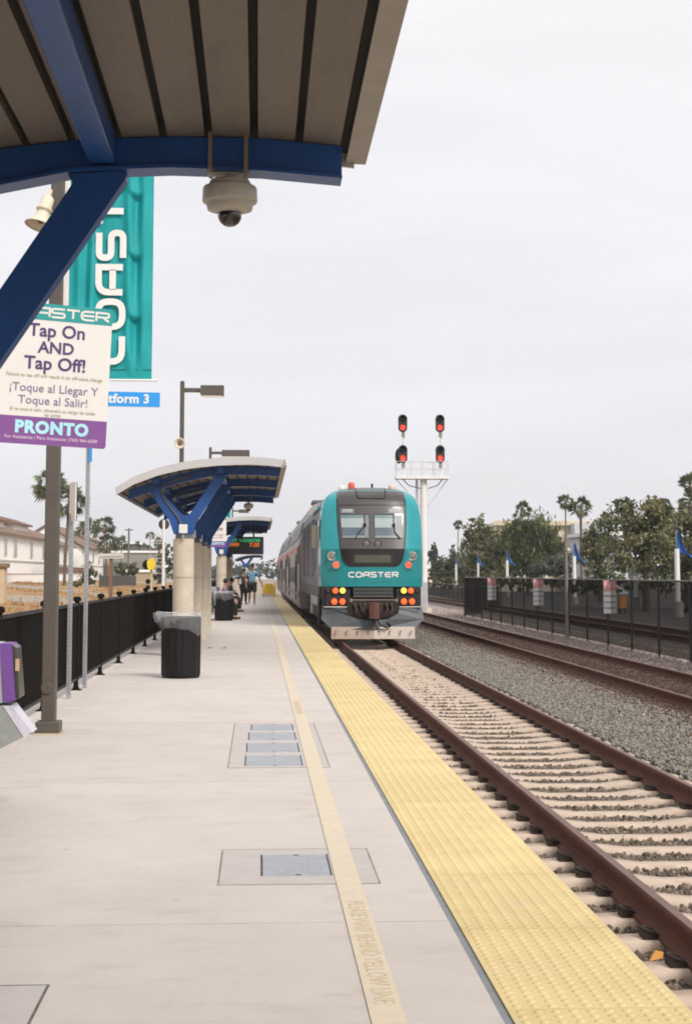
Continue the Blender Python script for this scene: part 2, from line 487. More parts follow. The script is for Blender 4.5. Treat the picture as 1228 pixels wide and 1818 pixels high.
# dry grass field on the left side
def dry_field():
    rows = []
    r = random.Random(5)
    for j in range(101):
        y = 12 + j * 2.0
        row = []
        for i in range(26):
            x = -3.0 - i * .95
            t = min(1, (-2.5 - x) / 20)
            b = math.sin(y * .21 + x * .5) * .10 + math.sin(y * .63 - x * 1.1) * .05 + r.uniform(-.04, .07)
            row.append((x, y, -.19 + .74 * t + b * min(1, t * 4)))
        rows.append(row)
    g = mat('dry_grass_soil', (.30, .165, .062), .95, var=.35, vs=.35, bump=1.0, bs=9, stain=(.29, .24, .19), ss=.16, sa=.75)
    tag(MB().grid(rows).build('dry_grass_field', g), kind='structure')
    m = MB()
    for k in range(30000):
        x = -3.4 - r.random() ** .8 * 22; y = 16 + r.random() * 150
        t = min(1, (-2.5 - x) / 20)
        z = -.22 + .74 * t + (math.sin(y * .21 + x * .5) * .10 + math.sin(y * .63 - x * 1.1) * .05) * min(1, t * 4)
        if math.sin(x * .55 + 1) + math.sin(y * .16 + x * .2) < -.4:
            continue
        hh = r.uniform(.05, .19) * (1 + .6 * (r.random() < .1)); a = r.random() * 3.14; ww = r.uniform(.012, .045)
        dx, dy = math.cos(a) * ww, math.sin(a) * ww
        lx, ly = r.uniform(-.12, .12), r.uniform(-.12, .12)
        m.add([(x - dx, y - dy, z), (x + dx, y + dy, z), (x + lx + dx * .3, y + ly, z + hh), (x + lx - dx * .7, y + ly, z + hh * .8)], [(0, 1, 2, 3)])
    g = mat('dry_grass_blades', (.34, .19, .07), .9, var=.35, vs=.3, island=.4)
    tag(m.build('dry_grass', g), kind='stuff')
dry_field()

# ------------------------------------------------------------------ platform
PX0, PX1, PY0, PY1 = -2.62, 1.455, -7.0, 122.0
MB().box((PX0, PY0, -.9), (.82, PY1, 0)).build('platform', CONC)['kind'] = 'structure'
m = MB().box((.852, PY0, -.9), (PX1, PY1, -.012)); m.box((.82, PY0, -.9), (.852, PY1, -.012), 0)
tag(m.build('platform_edge', CONC), kind='structure')
tag(MB().box((.8205, PY0, -.02), (.8515, PY1, -.004)).build('sealant_strip', SEALANT), kind='structure')
m = MB()
y = 6.9
while y < 110:
    m.box((PX0 + .02, y, -.01), (.819, y + .007, .0012)); y += 4.6
tag(m.build('platform_joint', mat('joint_line', (.40, .36, .33), .9, var=.2)), kind='structure')

def tactile():
    m = MB()
    y = 5.5 - 1.22 * 9
    k = 0
    x0, x1 = .853, 1.472
    while y < PY1 - 1.3:
        m.box((x0, y + .003, -.012), (x1, y + 1.217, .004), 0)
        if 4.0 < y < 48:
            ny = 20
            for j in range(ny):
                yy = y + .035 + j * .0605
                for i in range(10):
                    xx = x0 + .037 + i * .0605
                    n = 8 if y < 16 else 6
                    m.lathe([(.0165, .004), (.0135, .0078), (.0085, .0095)], (xx, yy, 0), n, 0, cap=True)
        y += 1.22; k += 1
    tag(m.build('tactile_paving', TACT), kind='structure')
tactile()
LX0, LX1 = .381, .498
tag(MB().box((LX0, PY0, -.01), (LX1, PY1, .0058)).build('painted_line', PAINT), kind='structure')
m = MB()
M = frame_m((.4395, 6.45, .0062), (0, -1, 0), (1, 0, 0))
put_text(m, 'PLEASE WAIT BEHIND YELLOW LINE', .105, M, align='CENTER', bold=.0, extrude=.0002, spacing=1.0)
M2 = frame_m((.4395, 17.8, .0062), (0, -1, 0), (1, 0, 0))
put_text(m, 'PLEASE WAIT BEHIND YELLOW LINE', .105, M2, align='CENTER', extrude=.0002)
o = m.build('painted_lettering', STENCIL); tag(o, kind='structure')

def vault(label, fx0, fx1, fy0, fy1, plates, fine):
    t = thing('utility_vault', label, 'utility cover', ((fx0 + fx1) / 2, (fy0 + fy1) / 2, 0), 'utility covers set in the platform')
    MB().box((fx0, fy0, -.01), (fx1, fy1, .0015)).build('collar', CONC2, t)
    s = MB(); b = .009
    s.box((fx0 - b, fy0 - b, -.01), (fx1 + b, fy0, .002)); s.box((fx0 - b, fy1, -.01), (fx1 + b, fy1 + b, .002))
    s.box((fx0 - b, fy0, -.01), (fx0, fy1, .002)); s.box((fx1, fy0, -.01), (fx1 + b, fy1, .002))
    s.build('joint', mat('vault_joint', (.22, .19, .165), .9, var=.5, vs=14), t)
    for (x0, x1, y0, y1) in plates:
        p = MB().box((x0, y0, -.01), (x1, y1, .003))
        n = int((x1 - x0) / .018)
        for i in range(n):
            xx = x0 + .012 + i * .018
            if xx + .006 < x1 - .01:
                p.box((xx, y0 + .02, .003), (xx + .007, y1 - .02, .0042))
        c = p.build('cover_plate', STEELP, t)
        f = MB(); q = .008
        for xx in (x0 + .0, x1 - .012):
            f.box((xx, y0 + .004, .0042), (xx + q, y1 - .004, .0048))
        for xx in (x0 + (x1 - x0) * .52,):
            f.box((xx - .014, y0 + .012, .0042), (xx + .014, y0 + .03, .0048)); f.box((xx - .014, y1 - .03, .0042), (xx + .014, y1 - .012, .0048))
        f.build('plate_edge', DARK, t)
    return t
vault('single grey utility cover in a square concrete collar crossed by the yellow line', -.18, .585, 7.74, 8.70, [(.02, .374, 7.94, 8.53)], 1)
vault('row of four narrow grey utility covers in one long concrete collar in the middle distance', -.222, .55, 12.32, 15.89,
      [(-.10, .355, 12.42, 13.12), (-.095, .355, 13.36, 14.07), (-.085, .35, 14.34, 15.0), (-.065, .345, 15.21, 15.78)], 1)
t = thing('utility_vault', 'plain concrete lid with a dark seam at the bottom left corner of the platform', 'utility cover', (-1.4, 5.2, 0), 'utility covers set in the platform')
MB().box((-2.1, 4.4, -.01), (-.755, 5.92, .0015)).build('collar', CONC2, t)
s = MB(); s.box((-.755, 4.4, -.01), (-.745, 5.93, .002)); s.box((-2.1, 5.92, -.01), (-.755, 5.93, .002)); s.build('joint', SEAM, t)

# ------------------------------------------------------------------ railway tracks
RZ = -.40                                   # top of rail
def rail_mesh(x, y0, y1, mirror=1):
    # flat-bottom rail section, 0.17 tall
    sec = [(-.075, -.17), (.075, -.17), (.075, -.158), (.018, -.14), (.009, -.12), (.009, -.05), (.034, -.038), (.036, -.012), (.028, 0), (-.028, 0), (-.036, -.012), (-.034, -.038), (-.009, -.05), (-.009, -.12), (-.018, -.14), (-.075, -.158)]
    m = MB()
    m.prism([(x + a, RZ + b) for a, b in sec], y0, y1, 0)
    m.box((x - .027, y0, RZ - .001), (x + .027, y1, RZ + .0015), 1)
    return m
def track(label, xc, y0, y1, ties, gauge=1.53, tiemat=TIE, clips=False):
    t = thing('railway_track', label, 'railway track', (xc, y0, -.6), 'railway tracks beside the platform')
    for sgn in (-1, 1):
        rail_mesh(xc + sgn * gauge / 2, y0, y1).build('rail', [RUST, RAILTOP], t)
    proto = None
    for i, yy in enumerate(ties):
        if proto is None:
            # concrete tie: dipped in the middle, sloping shoulders
            z = RZ - .17
            top = [(-1.28, z - .03), (-1.22, z - .012), (-.95, z - .004), (-.55, z - .004), (-.30, z - .035), (.30, z - .035), (.55, z - .004), (.95, z - .004), (1.22, z - .012), (1.28, z - .03)]
            rows = []
            for (dy, dz) in ((-.135, -.20), (-.125, -.03), (-.105, 0), (.105, 0), (.125, -.03), (.135, -.20)):
                rows.append([(xc + a, yy + dy, b + dz) for a, b in top])
            mb = MB().grid(rows, flip=True)
            for sx in (0, -1):
                mb.add([r[sx] for r in rows], [tuple(range(6)) if sx == 0 else tuple(range(6))[::-1]])
            tie = mb.build('tie', tiemat, t)
            KIDS[tie] = []
            for sgn in (-1, 1):
                xr = xc + sgn * gauge / 2
                for sd2 in ((-1, 1) if clips else ()):
                    c = MB()
                    xx = xr + sd2 * .105
                    c.box((xx - .045, yy - .06, z - .006), (xx + .045, yy + .06, z + .028))
                    c.tube([(xx - sd2 * .03, yy - .05, z + .026), (xx + sd2 * .02, yy - .055, z + .045), (xx + sd2 * .05, yy, z + .052), (xx + sd2 * .02, yy + .055, z + .045), (xx - sd2 * .03, yy + .05, z + .026)], .012, 6)
                    cl_ = c.build('rail_clip', CLIP, t)
                    cl_.parent = tie; KIDS[t].remove(cl_); KIDS[tie].append(cl_)
            proto = tie; pv = yy
        else:
            c = copy_tree(proto, t)
            c.location = (rnd.uniform(-.012, .012), yy - pv + rnd.uniform(-.012, .012), rnd.uniform(-.006, .004))
            c.rotation_euler = (0, 0, rnd.uniform(-.006, .006))
    return t
TC1, TC2, TC3 = 3.095, 7.36, 13.6
track('near track of brown rails on pale concrete ties that the teal train stands on', TC1, 2, 160, [4.2 + .61 * i for i in range(70)], clips=True)
track('second track of rusty rails sunk in dark stained ballast beyond the gravel strip', TC2, 6, 260, [14 + .61 * i for i in range(72)], tiemat=mat('stained_tie', (.10, .065, .05), .9, var=.4, vs=4))
track('far track of rusty rails behind the tall mesh fence', TC3, 12, 260, [34 + .61 * i for i in range(40)], tiemat=mat('stained_tie', (.10, .065, .05)))

# ------------------------------------------------------------------ ballast
def ballast_sheet(name, x0, x1, y0, y1, z, m, dip=0.0):
    rows = []
    r = random.Random(11)
    n = 14
    yy = y0
    while yy < y1:
        rows.append([(x0 + (x1 - x0) * i / n, yy, z + r.uniform(-.015, .015)) for i in range(n + 1)])
        yy += .5 if yy < 60 else 6
    return tag(MB().grid(rows).build(name, m), kind='structure')
BAL = mat('grey_ballast', (.19, .177, .158), .95, var=.75, vs=26, bump=1.0, bs=30, stain=(.24, .215, .185), ss=34, sa=.8)
BALR = mat('rust_stained_ballast', (.062, .040, .030), .95, var=.7, vs=24, bump=1.0, bs=30, stain=(.11, .078, .06), ss=30, sa=.7)
BALD = mat('dark_ballast', (.12, .10, .082), .95, var=.8, vs=26, bump=1.0, bs=30, stain=(.17, .15, .13), ss=30, sa=.6)
BALP = mat('pinkish_gravel', (.30, .235, .205), .95, var=.5, vs=14, bump=1.0, bs=22, stain=(.17, .15, .135), ss=12, sa=.8)
ballast_sheet('ballast_bed', 1.47, 4.45, 2, 170, RZ - .248, BALD)
ballast_sheet('ballast_strip', 4.4, 6.0, 2, 300, RZ - .185, BAL)
ballast_sheet('stained_ballast_bed', 5.95, 8.75, 2, 300, RZ - .165, BALR)
ballast_sheet('gravel_shoulder', 8.7, 11.5, 2, 300, RZ - .18, BALP)
ballast_sheet('far_ballast_bed', 11.4, 16.5, 2, 300, RZ - .19, BALD)
tag(MB().grid([[(16.4, y_, RZ - .20), (30, y_, RZ - .18), (60, y_, RZ - .15)] for y_ in (20, 60, 120, 180, 240)]).build('car_park', mat('dark_asphalt', (.055, .05, .046), .9, var=.25, vs=.4, bump=.3, bs=40)), kind='structure')

def gn_stones(name, pts, scl, m):
    me = bpy.data.meshes.new(name)
    me.from_pydata(pts, [], [])
    a = me.attributes.new('scl', 'FLOAT', 'POINT'); a.data.foreach_set('value', scl)
    o = bpy.data.objects.new(name, me); col.objects.link(o)
    ng = bpy.data.node_groups.new(name, 'GeometryNodeTree')
    ng.interface.new_socket('Geometry', in_out='INPUT', socket_type='NodeSocketGeometry')
    ng.interface.new_socket('Geometry', in_out='OUTPUT', socket_type='NodeSocketGeometry')
    N = ng.nodes.new
    gi, go = N('NodeGroupInput'), N('NodeGroupOutput')
    ico = N('GeometryNodeMeshIcoSphere'); ico.inputs['Radius'].default_value = .5; ico.inputs['Subdivisions'].default_value = 2
    noise = N('ShaderNodeTexNoise'); noise.inputs['Scale'].default_value = 1.7
    off = N('ShaderNodeVectorMath'); off.operation = 'SUBTRACT'; off.inputs[1].default_value = (.5, .5, .5)
    sc_ = N('ShaderNodeVectorMath'); sc_.operation = 'SCALE'; sc_.inputs['Scale'].default_value = .9
    sp = N('GeometryNodeSetPosition')
    L = ng.links.new
    L(noise.outputs['Color'], off.inputs[0]); L(off.outputs[0], sc_.inputs[0])
    L(ico.outputs['Mesh'], sp.inputs['Geometry']); L(sc_.outputs[0], sp.inputs['Offset'])
    ss_ = N('GeometryNodeSetShadeSmooth'); ss_.inputs['Shade Smooth'].default_value = False
    L(sp.outputs[0], ss_.inputs[0])
    sm = N('GeometryNodeSetMaterial'); sm.inputs['Material'].default_value = m
    L(ss_.outputs[0], sm.inputs['Geometry'])
    iop = N('GeometryNodeInstanceOnPoints')
    rot = N('FunctionNodeRandomValue'); rot.data_type = 'FLOAT_VECTOR'
    rot.inputs['Max'].default_value = (6.28, 6.28, 6.28)
    na = N('GeometryNodeInputNamedAttribute'); na.data_type = 'FLOAT'; na.inputs['Name'].default_value = 'scl'
    rs = N('FunctionNodeRandomValue'); rs.data_type = 'FLOAT_VECTOR'
    rs.inputs['Min'].default_value = (.7, .7, .5); rs.inputs['Max'].default_value = (1.3, 1.1, .9); rs.inputs['Seed'].default_value = 4
    vm = N('ShaderNodeVectorMath'); vm.operation = 'SCALE'
    L(rs.outputs[0], vm.inputs[0]); L(na.outputs['Attribute'], vm.inputs['Scale'])
    L(gi.outputs[0], iop.inputs['Points']); L(sm.outputs[0], iop.inputs['Instance'])
    L(rot.outputs[0], iop.inputs['Rotation']); L(vm.outputs[0], iop.inputs['Scale'])
    L(iop.outputs[0], go.inputs[0])
    md = o.modifiers.new('stones', 'NODES'); md.node_group = ng
    me.materials.append(m)
    return tag(o, kind='stuff')
def stone_mat(name, ramp):
    m = bpy.data.materials.new(name); m.use_nodes = True
    t = m.node_tree; b = t.nodes['Principled BSDF']; b.inputs['Roughness'].default_value = .9
    oi = t.nodes.new('ShaderNodeObjectInfo'); cr = t.nodes.new('ShaderNodeValToRGB')
    cr.color_ramp.interpolation = 'CONSTANT' if False else 'LINEAR'
    els = cr.color_ramp.elements
    els[0].position = 0; els[0].color = (*ramp[0], 1); els[1].position = 1; els[1].color = (*ramp[-1], 1)
    for i, c in enumerate(ramp[1:-1]):
        e_ = els.new((i + 1) / (len(ramp) - 1)); e_.color = (*c, 1)
    n = t.nodes.new('ShaderNodeTexNoise'); n.inputs['Scale'].default_value = 6
    mu = t.nodes.new('ShaderNodeMix'); mu.data_type = 'RGBA'; mu.blend_type = 'MULTIPLY'; mu.inputs[0].default_value = .5
    t.links.new(oi.outputs['Random'], cr.inputs[0]); t.links.new(cr.outputs[0], mu.inputs[6]); t.links.new(n.outputs['Color'], mu.inputs[7])
    t.links.new(mu.outputs[2], b.inputs['Base Color'])
    return m
def scatter(n, x0, x1, y0, y1, z0, z1, s0, s1, seed, keep=None):
    r = np.random.default_rng(seed)
    # denser near the camera: uniform in 1/y-like measure
    u = r.random(n)
    y = 1 / (1 / y1 + (1 / y0 - 1 / y1) * u) * .6 + (y0 + (y1 - y0) * r.random(n)) * .4
    x = x0 + (x1 - x0) * r.random(n); z = z0 + (z1 - z0) * r.random(n)
    s = s0 + (s1 - s0) * r.random(n) ** 1.6
    k = np.ones(n, bool) if keep is None else keep(x, y)
    return np.stack([x, y, z], 1)[k], s[k]
def tie_gap(x, y):
    ph = ((y - 4.2) / .61) % 1.0
    d = np.minimum(ph, 1 - ph) * .61
    rail = (np.abs(np.abs(x - TC1) - .765) > .07)
    return rail & ((d > .118) | (np.random.default_rng(1).random(len(x)) < .035))
p, s = scatter(60000, 1.5, 4.5, 4.6, 46, RZ - .248, RZ - .216, .026, .05, 21, tie_gap)
gn_stones('track_ballast_stones', [tuple(a) for a in p], s, stone_mat('dark_stone', [(.09, .073, .058), (.21, .165, .125), (.14, .112, .087), (.34, .275, .215), (.22, .15, .105), (.15, .122, .10)]))
p, s = scatter(52000, 4.3, 6.15, 11, 75, RZ - .20, RZ - .155, .03, .06, 22)
gn_stones('grey_ballast_stones', [tuple(a) for a in p], s, stone_mat('grey_stone', [(.11, .104, .095), (.28, .255, .22), (.185, .17, .152), (.42, .375, .31), (.24, .205, .165), (.33, .30, .26), (.14, .13, .113)]))
p, s = scatter(26000, 5.9, 8.75, 17, 80, RZ - .18, RZ - .15, .03, .06, 23, lambda x, y: np.abs(np.abs(x - TC2) - .765) > .08)
gn_stones('rusty_ballast_stones', [tuple(a) for a in p], s, stone_mat('rusty_stone', [(.05, .026, .019), (.10, .05, .036), (.07, .038, .028), (.15, .085, .065), (.11, .075, .06)]))
p, s = scatter(9000, 4.6, 6.25, 15, 70, RZ - .185, RZ - .145, .03, .055, 29, lambda x, y: np.random.default_rng(6).random(len(x)) < ((x - 4.6) / 1.6) ** 2.2)
gn_stones('stained_strip_stones', [tuple(a) for a in p], s, stone_mat('brown_stone', [(.09, .05, .035), (.17, .10, .07), (.12, .075, .052), (.26, .17, .12), (.19, .14, .10)]))
p, s = scatter(16000, 8.6, 11.3, 24, 95, RZ - .20, RZ - .16, .03, .07, 24)
gn_stones('shoulder_gravel_stones', [tuple(a) for a in p], s, stone_mat('pink_stone', [(.12, .10, .09), (.34, .27, .235), (.22, .19, .17), (.42, .34, .30), (.28, .22, .19)]))
# litter by the rail
tag(MB().add([(0, 0, 0), (.075, .01, .012), (.088, .05, .035), (.02, .06, .01), (.04, .03, .05)], [(0, 1, 4), (1, 2, 4), (2, 3, 4), (3, 0, 4), (0, 3, 2, 1)]).build('leaf_litter', mat('orange_scrap', (.55, .24, .04), .7), loc=None), 'small crumpled orange scrap lying on the stones beside the near rail', 'litter').location = (2.09, 8.55, RZ - .175)
# ------------------------------------------------------------------ canopies
ROOF = [(-2.53, 3.03), (-2.235, 3.21), (-1.79, 3.376), (-1.34, 3.48), (-1.05, 3.52), (-.75, 3.55), (-.45, 3.565), (-.15, 3.57), (.15, 3.555), (.44, 3.524)]
def lerp_curve(c, x):
    for (x0, z0), (x1, z1) in zip(c, c[1:]):
        if x <= x1 or (x1, z1) == c[-1]:
            return z0 + (z1 - z0) * (x - x0) / (x1 - x0)
def roof_z(x):
    return lerp_curve(ROOF, x)
BEAM = [(-2.365, 2.82), (-2.1, 2.92), (-1.85, 3.0), (-1.5, 3.115), (-1.15, 3.195), (-.826, 3.265), (-.4, 3.285), (0, 3.277), (.365, 3.247)]
CX = -1.36                                  # column line
def fat_line(m, pts, wd, y0, y1, mi=0):     # constant-width plate along a polyline in x,z
    L, Q = [], []
    P = [Vector(p) for p in pts]
    for i, p in enumerate(P):
        d = (P[min(i + 1, len(P) - 1)] - P[max(i - 1, 0)]).normalized()
        n = Vector((-d.y, d.x)); ww = wd[i] if isinstance(wd, (list, tuple)) else wd
        L.append(p + n * ww / 2); Q.append(p - n * ww / 2)
    m.prism([tuple(p) for p in L] + [tuple(p) for p in Q[::-1]], y0, y1, mi)

def canopy(label, y0, y1, cols, detail=True):
    t = thing('platform_canopy', label, 'canopy', (CX, (y0 + y1) / 2, 0), 'curved canopies along the platform')
    xs = [-2.53 + i * (.44 + 2.53) / 30 for i in range(31)]
    top = [(x, roof_z(x)) for x in xs]
    bot = [(x, roof_z(x) - .05) for x in xs[::-1]]
    MB().prism(top + bot, y0 + .02, y1 - .02, 0).build('roof', FASCIA, t)
    # end fascias and the long edges
    for ya, yb in ((y0, y0 + .018), (y1 - .018, y1)):
        MB().prism([(x, z + .006) for x, z in top] + [(x, z - .085) for x, z in bot], ya, yb, 0).build('end_fascia', FASCIA, t)
    m = MB()
    zr = roof_z(.44)
    m.prism([(.445, zr + .008), (.47, zr + .004), (.495, zr - .115), (.40, zr - .112), (.40, zr - .10), (.445, zr - .09)], y0, y1)
    m.build('edge_gutter', mat('gutter_metal', (.33, .30, .265), .5, var=.1, vs=3), t)
    zl = roof_z(-2.53)
    MB().prism([(-2.535, zl + .006), (-2.56, zl), (-2.55, zl - .13), (-2.53, zl - .13)], y0, y1).build('edge_trim', FASCIA, t)
    # soffit: separate pans with deep dark seams between
    m = MB()
    k = 0
    x = .375 - .203 * 14
    while x < .37:
        xa, xb = x + .018, min(x + .203 - .018, .40)
        if xb > -2.5:
            xa = max(xa, -2.52)
            za, zb = roof_z(xa) - .125, roof_z(xb) - .125
            m.prism([(xa, za + .05), (xa, za), (xb, zb), (xb, zb + .05)], y0 + .03, y1 - .03, 0)
        x += .203
    m.build('soffit', SOFFIT, t)
    MB().prism([(a, b - .055) for a, b in top] + [(a, b - .02) for a, b in bot], y0 + .025, y1 - .025).build('roof_deck', DARK, t)
    for px_ in (-1.86, -.705):
        z = roof_z(px_) - .185
        MB().box((px_ - .06, y0 + .25, z - .065), (px_ + .06, y1 - .25, z + .058)).build('purlin', BLUE, t, bevel=.008)
    for yc in cols:
        bm_ = MB()
        ups = [(x, min(roof_z(x) - .128, z + .175)) for x, z in BEAM]
        web = [(x, z + .012) for x, z in BEAM]
        bm_.prism([(x, z) for x, z in web] + ups[::-1], yc - .035, yc + .035)
        # bottom flange
        bm_.prism([(x, z) for x, z in BEAM] + [(x, z + .014) for x, z in BEAM[::-1]], yc - .075, yc + .075)
        bm_.build('beam', BLUE, t, bevel=.004)
        a = MB()
        crotch = (CX + .02, 2.50)
        # left arm, right arm, gusset: plate outline of a Y
        outl = [(-1.54, 2.20), (-1.18, 2.20), (-1.155, 2.385), (-.60, 3.24), (-.60, 3.272), (-.86, 3.255), (-.835, 3.215), (-1.23, 2.60), (-1.30, 2.545), (-1.37, 2.545), (-1.45, 2.61), (-1.82, 3.02), (-1.98, 2.97), (-1.63, 2.45)]
        a.prism(outl, yc - .05, yc + .05)
        a.build('y_bracket', BLUE, t, bevel=.012)
        c = MB()
        for j in range(3):
            z0_, z1_ = j * .707, (j + 1) * .707
            c.cyl((CX, yc, z0_ + (.006 if j else -.01)), (CX, yc, z1_ - .006), .19, .19, 28)
        c.cyl((CX, yc, 0), (CX, yc, 2.11), .178, .178, 20)
        c.build('column', STONE, t)
        b = MB()
        b.cyl((CX, yc, 2.11), (CX, yc, 2.125), .13, .13, 16)
        for dx in (-.085, 0, .085):
            b.cyl((CX + dx, yc - .02, 2.12), (CX + dx, yc - .02, 2.26), .02, .02, 8)
        b.box((CX - .15, yc - .04, 2.12), (CX + .15, yc + .04, 2.205))
        b.build('base_bracket', mat('grey_steel', (.16, .16, .16), .5, var=.2), t)
        if detail:
            j = MB().box((CX - .075, yc - .30, 2.21), (CX + .075, yc - .19, 2.37)); j.build('junction_box', PANELW, t, bevel=.008)
            MB().box((CX - .02, yc - .26, 2.11), (CX + .02, yc - .22, 2.215)).build('box_stem', GALV, t)
            MB().tube([(CX - .01, yc - .13, 2.30), (CX - .10, yc - .07, 2.50), (CX - .34, yc - .065, 2.80), (CX - .42, yc - .07, 3.0), (CX - .36, yc - .08, 3.10), (CX - .1, yc - .09, 3.21), (CX + .15, yc - .09, 3.26)], .016, 6).build('conduit', mat('conduit_grey', (.09, .09, .10), .5), t)
            MB().cyl((CX + .28, yc + 1.4, roof_z(CX + .28) - .20), (CX + .28, yc + 1.4, roof_z(CX + .28) - .13), .2, .2, 20).build('light_disc', mat('lamp_disc', (.36, .31, .25), .5), t)
    return t
canopy('near canopy overhead with ribbed underside and dark blue beam', -19.0, 7.3, [-18.2, -14.6, -11.0, -7.4, -3.8, -.2, 3.4, 7.0], False)  # unseen length behind the camera added to keep light off the end beam
canopy('middle canopy with bright blue beams on cream columns behind the lined rubbish bin', 28.35, 40.1, [28.9, 32.7, 36.5, 39.7])
canopy('third canopy along the platform with the departure board hung under it', 57.7, 69.4, [58.3, 61.9, 65.5, 69.0])
canopy('farthest small canopy seen below the departure board near the walking person', 165, 177, [165.6, 171.0, 176.4], False)

def dome_camera(label, x, y, scale=1.0):
    zt = lerp_curve(BEAM, x)
    t = thing('security_camera', label, 'security camera', (x, y, zt), 'dome cameras hung under the canopies')
    m = MB()
    m.lathe([(.022, 0), (.022, -.012), (.03, -.016), (.03, -.03), (.088, -.034), (.094, -.045), (.094, -.058), (.118, -.064), (.122, -.07), (.124, -.128), (.120, -.134), (.104, -.136), (.104, -.152), (.100, -.168), (.06, -.180), (.052, -.182)], (x, y, zt), 32, cap=True)
    m.build('housing', CAMW, t)
    d = MB(); d.ball((x, y, zt - .190), .055, n=16)
    d.build('dome', mat('smoked_dome', (.012, .009, .008), .06, var=.02, coat=.5, spec=.8), t)
    for sx in (-.088, .072):
        zb = lerp_curve(BEAM, x + sx); zt2 = roof_z(x + sx) - .12
        s_ = MB()
        s_.box((x + sx - .009, y - .082, zb - .004), (x + sx + .009, y - .078, zt2))
        s_.box((x + sx - .009, y - .082, zb - .006), (x + sx + .009, y + .08, zb - .001))
        s_.box((x + sx - .0095, y - .085, zb - .005), (x + sx + .0095, y - .0815, zb + .03))
        s_.build('strap', mat('steel_strap', (.20, .155, .11), .5, var=.2), t)
    a = MB().box((x - .1, y - .03, zt - .006), (x + .085, y + .03, zt + .0)); a.build('mount_plate', CAMW, t)
dome_camera('large beige dome camera strapped under the near canopy beam', -.138, 7.0)
dome_camera('small distant dome camera hung under the middle canopy', -.26, 39.7)

# ------------------------------------------------------------------ lamp posts
def lamp_post(label, x, y, h, arm, head, banner=False, horn=None):
    t = thing('lamp_post', label, 'lamp post', (x, y, 0), 'brown lamp posts along the platform')
    MB().box((x - .065, y - .065, .0), (x + .065, y + .065, h)).build('pole', BRONZE, t, bevel=.012)
    m = MB(); m.box((x - .112, y - .112, .012), (x + .112, y + .112, .115)); m.build('base_cover', BRONZE, t, bevel=.01)
    MB().box((x - .13, y - .13, -.01), (x + .13, y + .13, .012)).build('base_plate', mat('grout', (.45, .36, .24), .9, var=.2), t)
    if y < 20:
        MB().cyl((x - .015, y - .065, .42), (x - .015, y - .082, .42), .058, .05, 20).build('hand_hole_cover', BRONZE, t, bevel=.004)
    MB().box((x + .06, y - .045, h - .32), (x + arm, y + .045, h - .19)).build('arm', BRONZE, t, bevel=.01)
    m = MB(); m.prism([(x + arm, h - .34), (x + arm + .03, h - .12), (x + arm + head, h - .12), (x + arm + head, h - .43), (x + arm + .06, h - .43)], y - .18, y + .18)
    hd = m.build('lamp_head', BRONZE, t, bevel=.015)
    l = MB().box((x + arm + .07, y - .16, h - .455), (x + arm + head - .03, y + .16, h - .425)); lo = l.build('lens', mat('lamp_lens', (.75, .68, .52), .3, emit=(1, .9, .7), es=.35), t)  # lens is unlit; faint emission stands in for the light it reflects
    lo.parent = hd; KIDS[t].remove(lo); KIDS.setdefault(hd, []).append(lo)
    MB().cyl((x, y, h), (x, y, h + .02), .07, .05, 8).build('cap', BRONZE, t)
    return t
LP1 = lamp_post('brown lamp post nearest the camera carrying the teal banner', -1.945, 15.06, 7.25, .62, .75)
lamp_post('tall brown lamp post with lamp head against the sky behind the middle canopy', -2.3, 47.0, 7.2, .52, .72)
lamp_post('lamp post whose head just shows over the middle canopy roof', -2.33, 75.5, 7.50, .52, 1.35)
lamp_post('farthest lamp post with its head beyond the middle canopy arm', -2.3, 138, 7.2, .52, .9)

def horn(label, loc, rot, sc_=1.0):
    t = thing('horn_speaker', label, 'loudspeaker', loc, 'cream horn speakers on the lamp posts')
    M = Matrix.Translation(Vector(loc)) @ rot
    m = MB(); m.lathe([(.045 * sc_, -.02), (.06 * sc_, 0), (.06 * sc_, .10 * sc_), (.078 * sc_, .11 * sc_), (.078 * sc_, .13 * sc_), (.062 * sc_, .135 * sc_), (.062 * sc_, .16 * sc_), (.075 * sc_, .2 * sc_), (.11 * sc_, .26 * sc_), (.14 * sc_, .285 * sc_), (.142 * sc_, .295 * sc_), (.10 * sc_, .26 * sc_), (.05 * sc_, .18 * sc_), (.03 * sc_, .17 * sc_)], M=M, n=24)
    m.build('horn', CREAM, t)
    d = MB(); d.lathe([(.035 * sc_, .17 * sc_), (.04 * sc_, .23 * sc_), (.02 * sc_, .26 * sc_)], M=M, n=16); d.build('horn_centre', mat('speaker_dark', (.14, .10, .06), .6), t)
    b = MB(); b.box((-.02, -.03, -.09), (.02, .03, 0), M=M); b.build('bracket', CREAM, t)
hp = at(88, 357, 14.95)
horn('cream horn speaker pointing down on the lamp post behind the big blue arm', (hp.x, 14.86, hp.z), Matrix.Rotation(R(180 + 14), 4, 'Y') @ Matrix.Rotation(R(12), 4, 'X'), 1.0)
hp = at(320, 788, 46.8)
horn('small cream horn speaker facing the camera on the distant lamp post', (hp.x, 46.9, hp.z), Matrix.Rotation(R(90), 4, 'X'), 1.15)

